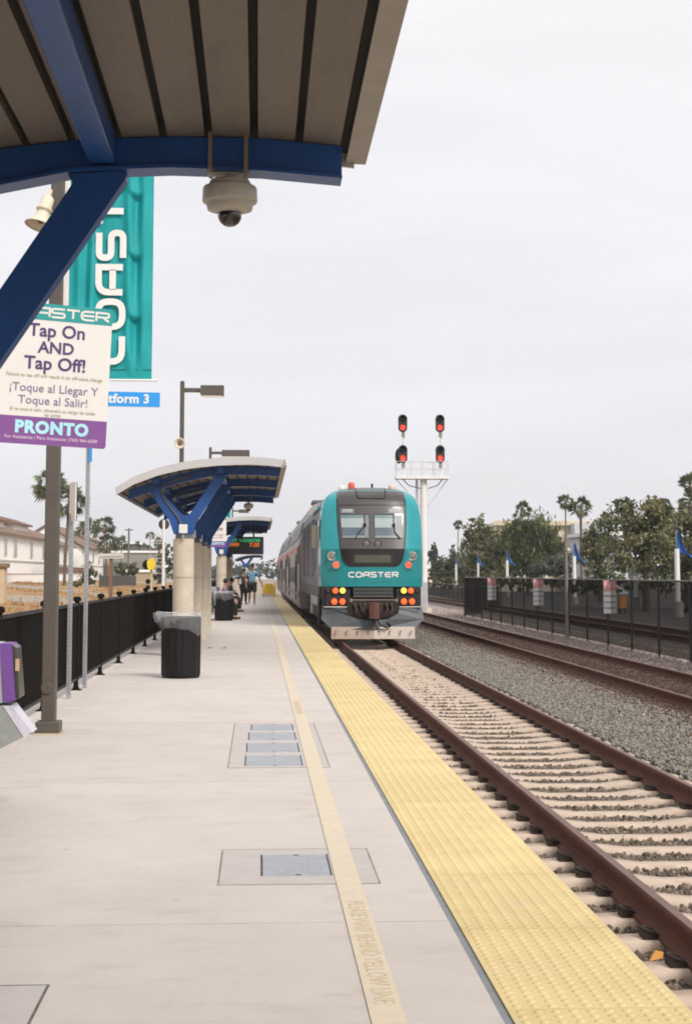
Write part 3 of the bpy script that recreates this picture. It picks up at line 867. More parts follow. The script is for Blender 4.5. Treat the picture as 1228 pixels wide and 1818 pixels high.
# ------------------------------------------------------------------ banners on the lamp posts
def banner(label, x0, x1, y, z0, z1, lettering=True):
    t = thing('banner', label, 'banner', ((x0 + x1) / 2, y, z0), 'teal banners on the lamp posts')
    r = random.Random(int(y))
    nx, nz = 60, 150
    rows = []
    for j in range(nz + 1):
        z = z0 + (z1 - z0) * j / nz
        row = []
        for i in range(nx + 1):
            u = i / nx
            x = x0 + (x1 - x0) * u
            env = lambda c, s_: math.exp(-((u - c) / s_) ** 2)
            zz = (z - z0)
            sag = lambda ph, per: (((zz + ph) / per) % 1.0)
            d = .045 * math.cos((u - .80) * 30) * env(.80, .14) + .032 * math.cos((u - .20) * 34) * env(.20, .13)
            zz -= 5.5 * min((u - .80) ** 2, .012) if u > .5 else 5.5 * min((u - .24) ** 2, .012)
            s1 = sag(.04, .60); s2 = sag(.40, .95)
            d -= .075 * env(.80 + .04 * (s1 - .5), .055 + .03 * s1) * ((1 - s1) ** 1.3) * min(1, s1 / .05)
            d -= .06 * env(.24, .06 + .03 * s2) * ((1 - s2) ** 1.3) * min(1, s2 / .04)
            d += .006 * math.sin(zz * 9 + u * 5)
            d *= max(0, min(1, zz / .25))
            row.append((x, y + d, z))
        rows.append(row)
    wx = .055
    m = MB().grid(rows)
    m.build('cloth', TEAL, t)
    MB().box((x0 - wx, y - .002, z0), (x0 - .001, y + .002, z1)).build('white_margin', WHITE, t)
    h_ = MB(); h_.box((x0 - .001, y - .006, z0 + .085), (x1 + .002, y - .003, z0 + .092)); h_.build('hem_stitch', mat('hem_dark', (.0, .14, .14), .7), t)
    MB().cyl((x0 - .14, y, z0 - .012), (x1 + .05, y, z0 - .012), .011, .011, 8).build('lower_rod', WHITE, t)
    MB().cyl((x0 - .14, y, z1 + .012), (x1 + .05, y, z1 + .012), .011, .011, 8).build('upper_rod', WHITE, t)
    if lettering:
        l = MB()
        M = frame_m((-1.43, y - .03, 3.62 + 3 * 1.457 * .23 + .0), (0, 0, 1), (-1, 0, 0))
        logo(l, 'COASTER', .23, M, thick=.27, wid=1.06, adv=1.457, depth=0)
        l.build('lettering', WHITE, t)
    return t
banner('large teal banner with white upright lettering behind the near canopy arm', -1.83, -1.03, 15.06, 3.335, 6.9)
banner('small distant teal banner seen through the middle canopy arms', -2.18, -1.35, 75.5, 4.02, 7.0, False)

# ------------------------------------------------------------------ platform fence
def platform_fence():
    x = -2.325
    t = thing('platform_fence', 'long dark brown picket fence along the back of the platform', 'fence', (x, 14.4, 0))
    proto = None
    ys = [11.35 + 3.08 * i for i in range(36)]
    for i, y in enumerate(ys):
        if proto is None:
            m = MB()
            m.box((x - .028, y - .028, 0), (x + .028, y + .028, 1.13))
            p = m.build('post', FENCE, t, bevel=.004)
            KIDS[p] = []
            c = MB(); c.prism([(x - .045, 1.13), (x + .045, 1.13), (x + .05, 1.165), (x + .03, 1.19), (x - .03, 1.19), (x - .05, 1.165)], y - .045, y + .045)
            c = c.build('post_cap', FENCE, t, bevel=.006); c.parent = p; KIDS[t].remove(c); KIDS[p].append(c)
            b = MB(); b.box((x - .07, y - .07, -.004), (x + .07, y + .07, .012)); b.prism([(x - .045, .01), (x + .045, .01), (x + .03, .05), (x - .03, .05)], y - .04, y + .04)
            b = b.build('base_plate', FENCE, t); b.parent = p; KIDS[t].remove(b); KIDS[p].append(b)
            g = MB()
            L_ = 3.08
            n = 44
            for k in range(1, n):
                yy = y + L_ * k / n
                g.box((x - .009, yy - .009, .15), (x + .009, yy + .009, 1.075))
            pan = g.build('picket_panel', FENCE, t)
            rr = MB(); rr.box((x - .02, y + .028, 1.072), (x + .02, y + L_ - .028, 1.108)); ra = rr.build('top_rail', FENCER, t)
            rr = MB(); rr.box((x - .018, y + .028, .125), (x + .018, y + L_ - .028, .16)); rb = rr.build('bottom_rail', FENCER, t)
            for q in (ra, rb):
                q.parent = pan; KIDS[t].remove(q); KIDS.setdefault(pan, []).append(q)
            proto = (p, pan, y)
        else:
            for q in proto[:2]:
                if q is proto[1] and i == len(ys) - 1:
                    continue
                c = copy_tree(q, t); c.location = (0, y - proto[2], 0)
platform_fence()

# ------------------------------------------------------------------ signs and posts
def tap_sign(label, c, yaw, roll, wd, ht, post_x=None, full=True, g='tap reminder signs over the card readers'):
    t = thing('tap_sign', label, 'sign', c, g)
    M = Matrix.Translation(Vector(c)) @ Matrix.Rotation(yaw, 4, 'Z') @ Matrix.Rotation(roll, 4, 'Y') @ Matrix.Rotation(R(90), 4, 'X')
    # local: x right, y up, z towards the reader
    rr = .02
    def rrect(x0, y0, x1, y1, cs):
        p = []
        for (cx_, cy_, a0, k) in ((x1, y1, 0, cs[0]), (x0, y1, 90, cs[1]), (x0, y0, 180, cs[2]), (x1, y0, 270, cs[3])):
            if not k:
                p.append((cx_, cy_)); continue
            ox = cx_ - rr if cx_ == x1 else cx_ + rr; oy = cy_ - rr if cy_ == y1 else cy_ + rr
            for q in range(5):
                a = R(a0 + q * 22.5); p.append((ox + rr * math.cos(a), oy + rr * math.sin(a)))
        return p
    def plate(name, poly, z0, z1, m_):
        mb = MB(); n = len(poly)
        v = [(a, b, z0) for a, b in poly] + [(a, b, z1) for a, b in poly]
        mb.add(v, [tuple(range(n))[::-1], tuple(range(n, 2 * n))] + [(k, (k + 1) % n, n + (k + 1) % n, n + k) for k in range(n)], 0, False, M)
        return mb.build(name, m_, t)
    X, Y = wd / 2, ht / 2
    plate('panel', rrect(-X, -Y, X, Y, (1, 1, 1, 1)), -.004, 0, PANELW)
    plate('header', rrect(-X, Y - .118 * ht, X, Y, (1, 1, 0, 0)), .0005, .0015, TEALP)
    plate('footer', rrect(-X, -Y, X, -Y + .195 * ht, (0, 0, 1, 1)), .0005, .0015, PURP)
    def tx(name, items, m_):
        mb = MB()
        for body, size, x, y, kw in items:
            put_text(mb, body, size, M @ Matrix.Translation((x, y, .0025)), **kw)
        return mb.build(name, m_, t)
    lo = MB(); logo(lo, 'COASTER', .060 * ht, M @ Matrix.Translation((0.0, Y - .062 * ht, .0025)), thick=.24, wid=1.5, adv=1.75, depth=0)
    lo.build('header_lettering', PANELW, t)
    s = ht
    tx('english_text', [('Tap On', .128 * s, 0, Y - .195 * s, dict(bold=.0022)), ('AND', .115 * s, 0, Y - .315 * s, dict(bold=.0022)), ('Tap Off!', .128 * s, 0, Y - .428 * s, dict(bold=.0022))], INK)
    tx('spanish_text', [('\u00a1Toque al Llegar Y', .084 * s, .0, Y - .603 * s, {}), ('Toque al Salir!', .084 * s, 0, Y - .690 * s, {})], INK2)
    if full:
        tx('small_print', [('Failure to tap off will result in an off-value charge', .034 * s, 0, Y - .515 * s, {}),
                           ('Si no toca al salir, obtendra un cargo de todas', .032 * s, 0, Y - .755 * s, {}), ('las zonas', .032 * s, 0, Y - .787 * s, {})], TAN)
        tx('footer_print', [('For Assistance / Para Asistencia: (760) 966-6500', .033 * s, 0, -Y + .048 * s, {})], mat('pink_print', (.75, .55, .68), .6))
    tx('footer_lettering', [('PRONTO', .115 * s, 0, -Y + .118 * s, dict(bold=.006, spacing=1.12))], LTEAL)
    return t, M
tap_sign('large white and purple tap reminder sign in front of the near lamp post', (-1.335, 10.32, 2.775), R(16), R(2.2), .715, .93)
tap_sign('distant white and purple tap reminder sign beside the middle columns', (-1.30, 48.6, 2.77), R(10), R(0), .62, .95, full=False)
# steel post that carries the near tap sign
def sign_post(label, x, y, h, m_, wd=.05):
    t = thing('sign_post', label, 'sign post', (x, y, 0), 'steel posts along the platform')
    MB().box((x - wd / 2, y - wd / 2, 0), (x + wd / 2, y + wd / 2, h)).build('post', m_, t, bevel=.004)
    MB().box((x - wd, y - wd, -.006), (x + wd, y + wd, .008)).build('foot', m_, t)
    return t
t = sign_post('cream steel post at the left picture edge carrying the near tap sign', -1.735, 10.42, 3.3, CREAM, .06)
MB().box((-1.76, 10.30, 2.36), (-1.665, 10.40, 2.52)).build('clamp', CREAM, t, bevel=.004)
b = MB()
for z in (2.355, 2.525):
    b.cyl((-1.672, 10.285, z), (-1.672, 10.33, z), .012, .012, 8)
    b.build('bolt', BLACK, t); b = MB()
def perforated_post(label, x, y, h):
    t = thing('sign_post', label, 'sign post', (x, y, 0), 'perforated grey posts by the fence')
    m = MB(); m.box((x - .026, y - .026, -.01), (x + .026, y + .026, h))
    m.build('post', GALV, t, bevel=.003)
    q = MB(); z = .06
    while z < h - .05:
        q.box((x - .006, y - .0275, z), (x + .006, y - .0262, z + .014)); z += .05
    q.build('punched_holes', mat('punched_hole', (.16, .16, .17), .8), t)
    return t
perforated_post('taller perforated grey post that holds the blue platform number sign', -2.25, 20.91, 3.92)
t = perforated_post('shorter perforated grey post with a narrow white sign turned edge-on', -2.256, 19.23, 2.2)
t = thing('edge_on_sign', 'narrow white sign turned edge-on at the top of the shorter grey post', 'sign', (-2.25, 19.2, 2.35))
M = Matrix.Translation((-2.235, 19.16, 2.345)) @ Matrix.Rotation(R(-70), 4, 'Z')
MB().cbox((0, 0, 0), (.30, .012, .47), M=M).build('panel', PANELW, t)
MB().cbox((0, .012, 0), (.30, .008, .47), M=M).build('backing', mat('sign_back_blue', (.05, .07, .13), .5), t)
c0 = at(215, 708.5, 20.86)
t = thing('platform_number_sign', 'blue platform number sign with white lettering behind the tap sign', 'sign', c0)
M = Matrix.Translation(c0) @ Matrix.Rotation(R(4), 4, 'Z') @ Matrix.Rotation(R(.4), 4, 'Y') @ Matrix.Rotation(R(90), 4, 'X')
MB().cbox((0, 0, -.004), (1.04, .21, .006), M=M).build('panel', WHITE, t)
MB().cbox((0, 0, .0005), (1.025, .195, .002), M=M).build('face', SIGNB, t)
mb = MB(); put_text(mb, 'Platform 3', .166, M @ Matrix.Translation((.005, .002, .003)), bold=.0055, spacing=1.05); mb.build('lettering', WHITE, t)
# small blue corner sign just below the tap sign
t = thing('small_blue_sign', 'small blue and white sign low on the taller grey post under the tap sign', 'sign', (-2.22, 20.86, 3.1))
MB().box((-2.232, 20.85, 2.95), (-2.19, 20.862, 3.32)).build('face', SIGNB, t)
MB().box((-2.19, 20.85, 2.98), (-2.165, 20.862, 3.32)).build('white_edge', WHITE, t)

# ------------------------------------------------------------------ card readers
def card_reader(label, x, y, sc_=1.0, strip=True):
    t = thing('card_reader', label, 'card reader', (x, y, 0), 'grey and purple card readers')
    P = lambda a, b: (x + a * sc_, b * sc_)
    m = MB(); m.prism([P(-.30, .655), P(.13, .655), P(.265, .483), P(0, .347), P(-.12, .20), P(-.12, 0), P(-.42, 0), P(-.42, .40)], y - .13, y + .13)
    m.build('pedestal', GREYB, t, bevel=.012)
    z0, z1 = .672, 1.045
    m = MB(); m.prism([P(-.36, z0), P(.083, z0 - .002), P(.056, z1), P(-.36, z1 + .01)], y - .12, y + .12); m.build('housing', mat('reader_grey', (.36, .37, .35), .5, var=.1, vs=12), t, bevel=.012)
    m = MB(); m.prism([P(.085, z0 + .001), P(.165, z0 + .012), P(.133, z1 - .004), P(.059, z1 - .002)], y - .122, y + .122); m.build('purple_band', mat('purple_plastic', (.16, .065, .27), .5, var=.05), t, bevel=.010)
    m = MB(); m.prism([P(.166, z0 + .02), P(.188, z0 + .03), P(.160, z1 - .03), P(.1345, z1 - .012)], y - .112, y + .112); m.build('screen', mat('reader_screen', (.05, .045, .04), .25, var=.3, vs=10), t, bevel=.006)
    m = MB(); m.box((x + .160 * sc_, y - .124, .87 * sc_), (x + .184 * sc_, y - .112, .945 * sc_)); m.build('tap_pad', mat('amber_pad', (.50, .34, .2), .5), t)
    if strip:
        a = MB(); dz = .004
        a.add([(x + .09, y - .1345, .652), (x + .135, y - .1345, .652), (x + .270, y - .1345, .492), (x + .225, y - .1345, .452)], [(0, 3, 2, 1)])
        a.add([(x + .1365, y - .1345, .655), (x + .1365, y + .12, .655), (x + .2715, y + .12, .485), (x + .2715, y - .1345, .485)], [(0, 1, 2, 3)])
        a.build('sticker', mat('lavender_sticker', (.58, .56, .62), .5, var=.12, vs=25), t)
    return t
card_reader('grey and purple card reader at the left edge nearest the camera', -1.69, 10.3)
card_reader('distant grey and purple card reader behind the second rubbish bin', -1.42, 51.6, 1.02, False)

# ------------------------------------------------------------------ rubbish bins
FILM = mat('clear_bin_liner', (.78, .80, .81), .14, var=.1, vs=12, alpha=.12, bump=.5, bs=26, spec=.8)
def rubbish_bin(label, x, y, seed, drop):
    t = thing('rubbish_bin', label, 'rubbish bin', (x, y, 0), 'black bins with clear liners')
    n = 72
    prof = [(.262, 0), (.268, .015), (.272, .05), (.276, .50), (.278, .80), (.285, .82), (.285, .86), (.27, .87)]
    m = MB(); v = []; f = []
    for i, (r0, z) in enumerate(prof):
        for k in range(n):
            rr = r0 + (.008 if (k % 4 < 2) and 2 <= i <= 4 else 0)
            a = 2 * math.pi * k / n
            v.append((x + rr * math.cos(a), y + rr * math.sin(a), z))
    for i in range(len(prof) - 1):
        for k in range(n):
            f.append((i * n + k, i * n + (k + 1) % n, (i + 1) * n + (k + 1) % n, (i + 1) * n + k))
    m.add(v, f, 0, False); m.add(v[:n], [tuple(range(n))[::-1]])
    m.build('bin_body', BLACK, t)
    r = random.Random(seed)
    v = []; f = []; N = 90; J = 16
    for j in range(J + 1):
        u = j / J
        for k in range(N):
            a = 2 * math.pi * k / N
            w_ = .5 + .5 * math.cos(a - drop)
            fl = .018 * math.sin(a * 9 + seed) + .012 * math.sin(a * 17 + 2) + .006 * math.sin(a * 31 + j)
            top_r = .275 + .11 * (.5 + .5 * math.cos(a - math.pi)) ** 2
            if j < 5:      # inside lip rising to a flared open mouth
                q = j / 5
                rr = .25 + (top_r - .25) * q; z = .70 + (.925 - .70) * q
            else:
                q = (j - 5) / (J - 5)
                L_ = .13 + .15 * w_ + .04 * math.sin(a * 3 + seed) + .02 * math.sin(a * 7)
                rr = top_r + .012 + fl * (.3 + q) + .03 * q * (1 - q) * 2 - (top_r - .30) * q * .75
                z = .925 - L_ * q
            v.append((x + rr * math.cos(a), y + rr * math.sin(a), z + fl * .4 * (0 if j < 4 else 1)))
    for j in range(J):
        for k in range(N):
            f.append((j * N + k, j * N + (k + 1) % N, (j + 1) * N + (k + 1) % N, (j + 1) * N + k))
    m = MB(); m.add(v, f, 0, True); m.build('liner', FILM, t)
    g = MB(); g.tube([(x + (.275 + .085 * (.5 + .5 * math.cos(a - math.pi)) ** 2) * math.cos(a), y + (.275 + .085 * (.5 + .5 * math.cos(a - math.pi)) ** 2) * math.sin(a), .927 + .01 * math.sin(a * 5)) for a in [2 * math.pi * k / 60 for k in range(61)]], .005, 5)
    g.build('liner_rim', mat('liner_edge', (.72, .74, .75), .3, var=.1, alpha=.6), t)
rubbish_bin('nearer black ribbed rubbish bin with a clear liner in front of the cream columns', -1.106, 22.98, 3, R(-40))
rubbish_bin('farther black rubbish bin with a clear liner beside the seated person', -1.083, 50.69, 5, R(-130))
for (u, v_) in ((371.5, 1151), (398, 1151)):
    q = on(u, v_)
    o = MB().add([(q.x - .05, q.y - .04, .002), (q.x + .04, q.y - .05, .003), (q.x + .05, q.y + .04, .02), (q.x - .03, q.y + .05, .012)], [(0, 1, 2, 3)]).build('fallen_leaf', mat('brown_leaf', (.16, .10, .06), .8))
    tag(o, 'small brown dead leaf lying on the platform near the columns', 'leaf', 'dead leaves on the platform')

# ------------------------------------------------------------------ departure board
def departure_board():
    y = 60.0
    a, b = at(404, 984, y), at(468, 953, y)
    x0, x1, z0, z1 = a.x, b.x, a.z, b.z
    t = thing('departure_board', 'dark departure board with green and orange glowing lettering under the third canopy', 'departure board', ((x0 + x1) / 2, y, z0))
    MB().box((x0, y, z0), (x1, y + .22, z1)).build('case', mat('navy_case', (.018, .02, .05), .5), t, bevel=.03)
    MB().box((x0 + .05, y - .006, z0 + .13), (x1 - .12, y - .001, z1 - .04)).build('display', mat('display_black', (.01, .015, .012), .3), t)
    zc = (z0 + z1) / 2; w_ = x1 - x0
    def glow(name, items, m_):
        mb = MB()
        for body, size, x, z, kw in items:
            put_text(mb, body, size, frame_m((x, y - .009, z), (1, 0, 0), (0, 0, 1)), **kw)
        mb.build(name, m_, t)
    glow('green_text', [('NEXT  1-COASTER', .155, x0 + w_ * .44, z1 - .145, dict(bold=.003))], mat('green_led', (.02, .2, .08), .5, emit=(.05, .75, .25), es=.65))
    glow('orange_text', [('9999', .20, x0 + w_ * .17, z1 - .31, dict(bold=.006)), ('7:30', .22, x0 + w_ * .74, z1 - .31, dict(bold=.006))], mat('orange_led', (.3, .08, .01), .5, emit=(1.0, .20, .02), es=.65))
    m = MB(); zt = z1 + .14
    m.box((x0 + .48, y + .08, zt - .02), (x1 - .04, y + .13, zt + .02)); m.build('hanger_bar', BLACK, t)
    m = MB(); m.cyl((x0 + .98, y + .105, z1), (x0 + .98, y + .105, 3.42), .03, .03, 8); m.build('hanger_stem', BLACK, t)
departure_board()
# ------------------------------------------------------------------ locomotive
TX, TY, TR = 3.16, 43.9, RZ                 # centre line, nose position, rail level
def hz(h):
    return TR + h
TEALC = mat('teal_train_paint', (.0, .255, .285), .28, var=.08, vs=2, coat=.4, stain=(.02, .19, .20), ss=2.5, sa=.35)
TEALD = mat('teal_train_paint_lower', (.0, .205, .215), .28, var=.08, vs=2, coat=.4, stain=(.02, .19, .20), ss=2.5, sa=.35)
MASK = mat('dark_grey_nose_mask', (.050, .043, .043), .35, var=.08, vs=3, coat=.2)
MASKD = mat('black_nose_mask', (.012, .009, .008), .3, var=.1, vs=3)
SILV = mat('silver_body_paint', (.13, .135, .17), .5, metal=0, spec=.25, var=.12, vs=1.2, stain=(.22, .205, .22), ss=1.5, sa=.5, stretch=(1, 1, .3))
CGLASS = mat('coach_window_glass', (.014, .015, .016), .3, var=.3, spec=.12)
GLASSD = mat('dark_window_glass', (.018, .022, .026), .06, var=.1, spec=.8, coat=.3)
SHADE = mat('pale_sun_blind', (.30, .35, .35), .5, var=.10, vs=2)
SLATE = mat('slate_cab_interior', (.085, .115, .145), .25, var=.2, vs=3)
UNDER = mat('dark_underframe', (.020, .017, .016), .7, var=.4, vs=5)
PILOT = mat('grey_blue_pilot', (.060, .066, .074), .5, var=.15, vs=2, stain=(.04, .035, .032), ss=3, sa=.5)
PLATEM = mat('cream_bumper_plate', (.62, .54, .47), .6, var=.08, vs=4, stain=(.36, .28, .22), ss=4, sa=.6)
PLATEM2 = mat('tan_bumper_plate', (.46, .36, .29), .6, var=.1, vs=4)
COUP = mat('rusty_coupler', (.11, .045, .032), .8, var=.3, vs=12)
LRED = mat('red_lamp', (.8, .10, .05), .35, emit=(1, .10, .045), es=.75)
LORG = mat('orange_red_lamp', (.85, .12, .03), .35, emit=(1, .115, .02), es=.85)
LYEL = mat('yellow_lamp', (.9, .65, .1), .35, emit=(1, .72, .10), es=.9)
LAMB = mat('dim_amber_lamp', (.30, .10, .05), .35)
LAMPO = mat('unlit_lamp_glass', (.16, .15, .14), .12, spec=.8)
CHROME = mat('lamp_bezel', (.50, .50, .47), .3, metal=.4)
PROF = [(1.53, 1.42), (2.0, 1.43), (2.58, 1.43), (3.1, 1.42), (3.5, 1.40), (3.75, 1.37), (3.95, 1.31), (4.10, 1.22), (4.24, 1.03), (4.31, .82), (4.36, .52), (4.38, .2)]
def half_w(h):
    return lerp_curve(PROF, h)
YR = [(1.53, 0), (2.58, .02), (2.9, .11), (3.4, .27), (3.75, .39), (3.95, .49), (4.10, .62), (4.24, .86), (4.31, 1.1), (4.36, 1.5), (4.38, 1.9)]
def nose_y(x, h):
    w_ = half_w(h); s = min(1, abs(x) / w_)
    return lerp_curve(YR, h) + .34 * s ** 4 + .06 * s * s
loco = thing('locomotive', 'teal nosed locomotive standing at the platform with its red lamps lit', 'locomotive', (TX, TY, TR))
hs = [1.53, 1.75, 2.0, 2.3, 2.58, 2.75, 2.9, 3.1, 3.3, 3.5, 3.65, 3.75, 3.85, 3.95, 4.03, 4.10, 4.17, 4.24, 4.275, 4.31, 4.335, 4.36, 4.38]
NS = 29
def nose_rows(h0, h1):
    rows = []
    for h in [q for q in hs if h0 - 1e-6 <= q <= h1 + 1e-6]:
        w_ = half_w(h)
        rows.append([(TX + w_ * math.sin(R(90) * (-1 + 2 * i / (NS - 1))), TY + nose_y(w_ * math.sin(R(90) * (-1 + 2 * i / (NS - 1))), h), hz(h)) for i in range(NS)])
    return rows
m = MB(); rows = nose_rows(2.58, 4.38); m.grid(rows)
low = MB(); rl = nose_rows(1.53, 2.58); low.grid(rl)
YB = TY + 2.1; YE = TY + 21.3
for rr, mm in ((rows, m), (rl, low)):
    mm.grid([[r[0], (r[0][0], YB, r[0][2])] for r in rr], flip=True); mm.grid([[r[-1], (r[-1][0], YB, r[-1][2])] for r in rr])
tp = rows[-1]; m.add(tp + [(tp[-1][0], YB, tp[-1][2]), (tp[0][0], YB, tp[0][2])], [tuple(range(len(tp) + 2))])
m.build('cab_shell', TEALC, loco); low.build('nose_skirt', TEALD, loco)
# crease trim between the upper and lower nose
def surf_strip(h0, h1, x0, x1, off, nx=20, nh=6, fx=None):
    rows = []
    for j in range(nh + 1):
        h = h0 + (h1 - h0) * j / nh
        a, b = (x0, x1) if fx is None else fx(h)
        rows.append([(TX + a + (b - a) * i / nx, TY + nose_y(a + (b - a) * i / nx, h) - off, hz(h)) for i in range(nx + 1)])
    return rows
# body behind the cab
body = MB()
sec = [(-w_, h) for h, w_ in PROF] + [(w_, h) for h, w_ in PROF[::-1]]
body.prism([(TX + a * .995, hz(b)) for a, b in sec], YB, YE)
body.build('hood_body', SILV, loco)
# side details on the platform side
sm_ = MB()
for (y0, y1, h0, h1) in ((TY + 4.2, TY + 5.6, 2.0, 3.5), (TY + 6.3, TY + 9.8, 1.8, 3.6), (TY + 11.2, TY + 14.5, 1.8, 3.6), (TY + 16, TY + 19.6, 1.8, 3.6)):
    g = MB(); k = 0
    g.box((TX - 1.432, y0, hz(h0)), (TX - 1.40, y1, hz(h1)), 0)
    n = int((h1 - h0) / .09)
    for k in range(n):
        g.box((TX - 1.45, y0 + .05, hz(h0 + .03 + k * .09)), (TX - 1.43, y1 - .05, hz(h0 + .075 + k * .09)), 0)
    g.build('louvre_panel', mat('dark_louvre', (.10, .10, .11), .5, var=.3), loco)
g = MB(); g.box((TX - 1.438, YB + .25, hz(1.62)), (TX - 1.405, YB + .85, hz(3.45))); d_ = g.build('cab_door', mat('blue_grey_door', (.16, .17, .22), .4, var=.15), loco)
g = MB(); g.box((TX - 1.446, YB + .35, hz(2.7)), (TX - 1.436, YB + .75, hz(3.3))); q = g.build('door_window', GLASSD, loco); q.parent = d_; KIDS[loco].remove(q); KIDS.setdefault(d_, []).append(q)
g = MB(); g.box((TX - 1.445, TY + 1.15, hz(2.85)), (TX - 1.40, TY + 1.85, hz(3.42))); g.build('side_window', GLASSD, loco)
MB().box((TX - 1.62, TY + 1.95, hz(2.62)), (TX - 1.46, TY + 2.0, hz(3.28))).build('side_mirror', mat('beige_mirror_back', (.45, .38, .30), .5), loco, bevel=.02)
MB().box((TX - 1.437, YB + .01, hz(1.62)), (TX - 1.41, YB + .12, hz(3.5))).build('grab_rail', mat('pale_rail', (.5, .46, .40), .5), loco)
MB().box((TX - 1.437, TY + 2.9, hz(3.80)), (TX - 1.345, TY + 8.2, hz(3.86))).build('roof_line_stripe', TEALC, loco)
# dark nose mask
def mask_w(h):
    return lerp_curve([(2.08, .60), (2.10, .68), (2.15, .75), (2.25, .82), (2.58, .895), (3.2, .95), (3.8, .965), (4.2, .965), (4.3, .83), (4.36, .5)], h)
def mask_rows(h0, h1, n, off):
    rows = []
    for j in range(n + 1):
        h = h0 + (h1 - h0) * j / n
        a = min(mask_w(h), half_w(h) * .985)
        rows.append([(TX + a * (-1 + 2 * i / 24), TY + nose_y(a * (-1 + 2 * i / 24), h) - off, hz(h)) for i in range(25)])
    return rows
MB().grid(mask_rows(2.58, 4.355, 40, .012)).build('upper_mask', MASK, loco)
MB().grid(mask_rows(2.08, 2.578, 14, .012)).build('lower_mask', MASKD, loco)
e_ = MB()
for k in range(40):
    h = 2.08 + (3.95 - 2.08) * k / 39
for sgn in (-1, 1):
    pts = [(TX + sgn * mask_w(h), TY + nose_y(mask_w(h), h) - .012, hz(h)) for h in [2.085 + (4.0 - 2.085) * k / 30 for k in range(31)]]
    MB().tube(pts, .014, 6).build('mask_edge', BLACK, loco)
MB().grid(surf_strip(3.80, 3.825, -.94, .94, .020, 16, 1)).build('mask_crease', MASKD, loco)
hh = MB()
P = [(-.42, 4.31), (-.41, 4.2), (-.40, 4.05), (-.36, 4.0), (.36, 4.0), (.40, 4.05), (.41, 4.2), (.42, 4.31)]
hh.tube([(TX + a, TY + nose_y(a, b) - .02, hz(b)) for a, b in P], .018, 6); hh.build('roof_hatch_seam', BLACK, loco)
# windshields
for (x0, x1) in ((-.90, -.075), (.055, .885)):
    f = lambda h: (x0 + (.05 if x0 < -.5 else 0) * (3.54 - h) / .65, x1 - (.05 if x1 > .5 else 0) * (3.54 - h) / .65)
    wsh = MB().grid(surf_strip(2.86, 3.56, x0, x1, .020, 10, 6, f)).build('windshield', GLASSD, loco)
    KIDS.setdefault(wsh, [])
    def sub(name, mb, m_):
        q = mb.build(name, m_, loco); q.parent = wsh; KIDS[loco].remove(q); KIDS[wsh].append(q)
    g2 = lambda h: (f(h)[0] + .02, f(h)[1] - .02)
    sub('sun_blind', MB().grid(surf_strip(3.17, 3.52, 0, 0, .027, 10, 4, g2)), SHADE)
    sub('blind_header', MB().grid(surf_strip(3.44, 3.525, 0, 0, .031, 10, 2, g2)), mat('blue_grey_blind_top', (.13, .19, .20), .4, var=.15))
    sub('cab_interior', MB().grid(surf_strip(2.955, 3.165, 0, 0, .027, 10, 3, g2)), SLATE)
    sub('dash_reflection', MB().grid(surf_strip(2.885, 2.95, 0, 0, .027, 10, 2, g2)), mat('dash_reflection_grey', (.20, .235, .23), .4, var=.2))  # grey strip painted in place of a reflection in the glass
    xa = x1 - .16 if x0 < -.5 else x1 - .20
    sub('side_quarter', MB().grid(surf_strip(2.885, 3.52, xa + .02, x1 - .03, .034, 4, 4)), mat('quarter_grey', (.17, .18, .175), .4, var=.2))
for (x0, x1, hb) in ((-.12, -.48, 2.87), (.70, .78, 2.87)):
    h0 = 3.24
    w2 = MB(); w2.tube([(TX + a, TY + nose_y(a, h) - .06, hz(h)) for a, h in ((x0 - .09, h0), (x0 - .10 + (x1 - x0) * .4, 3.05), (x1, hb))], .012, 6)
    w2.tube([(TX + a, TY + nose_y(a, h) - .055, hz(h)) for a, h in ((x0 - .09, 3.54), (x0 - .09, h0))], .010, 6)
    w2.cbox((TX + x0 - .09, TY + nose_y(x0, h0) - .06, hz(h0)), (.07, .05, .09))
    w2.build('wiper', BLACK, loco)
for (x0, x1, s_) in ((-.875, -.50, '5009'), (.46, .835, '5009')):
    nb = MB().grid(surf_strip(3.575, 3.705, x0, x1, .022, 8, 2)).build('number_board', mat('number_board_face', (.16, .18, .17), .4, var=.15), loco)
    KIDS.setdefault(nb, [])
    xm = (x0 + x1) / 2
    ya, yb_ = nose_y(xm, 3.58), nose_y(xm, 3.70)
    tb = MB(); put_text(tb, s_, .135, frame_m((TX + xm, TY + (ya + yb_) / 2 - .036, hz(3.64)), (1, (nose_y(x1, 3.64) - nose_y(x0, 3.64)) / (x1 - x0), 0), (0, (yb_ - ya) / .12, 1)), bold=.004, spacing=1.1)
    q = tb.build('number_lettering', mat('number_white', (.42, .46, .43), .5), loco); q.parent = nb; KIDS[loco].remove(q); KIDS[nb].append(q)
def round_lamp(name, x, h, r, lens, bez=CHROME, y=None, par=loco):
    yy = (TY + nose_y(x, h) - .01) if y is None else y
    a = MB(); a.lathe([(r, 0), (r, .05), (r * .86, .055), (r * .84, .03)], n=28, M=Matrix.Translation((TX + x, yy + .02, hz(h))) @ Matrix.Rotation(R(90), 4, 'X'))
    o = a.build(name, bez, par)
    b = MB(); b.ball((TX + x, yy + .0, hz(h)), r * .84, n=14, sc=(1, .28, 1))
    q = b.build('lens', lens, par); q.parent = o; KIDS[par].remove(q); KIDS.setdefault(o, []).append(q)
for x in (-.165, .150):
    round_lamp('ditch_headlight', x, 2.725, .108, LAMPO, MASK)
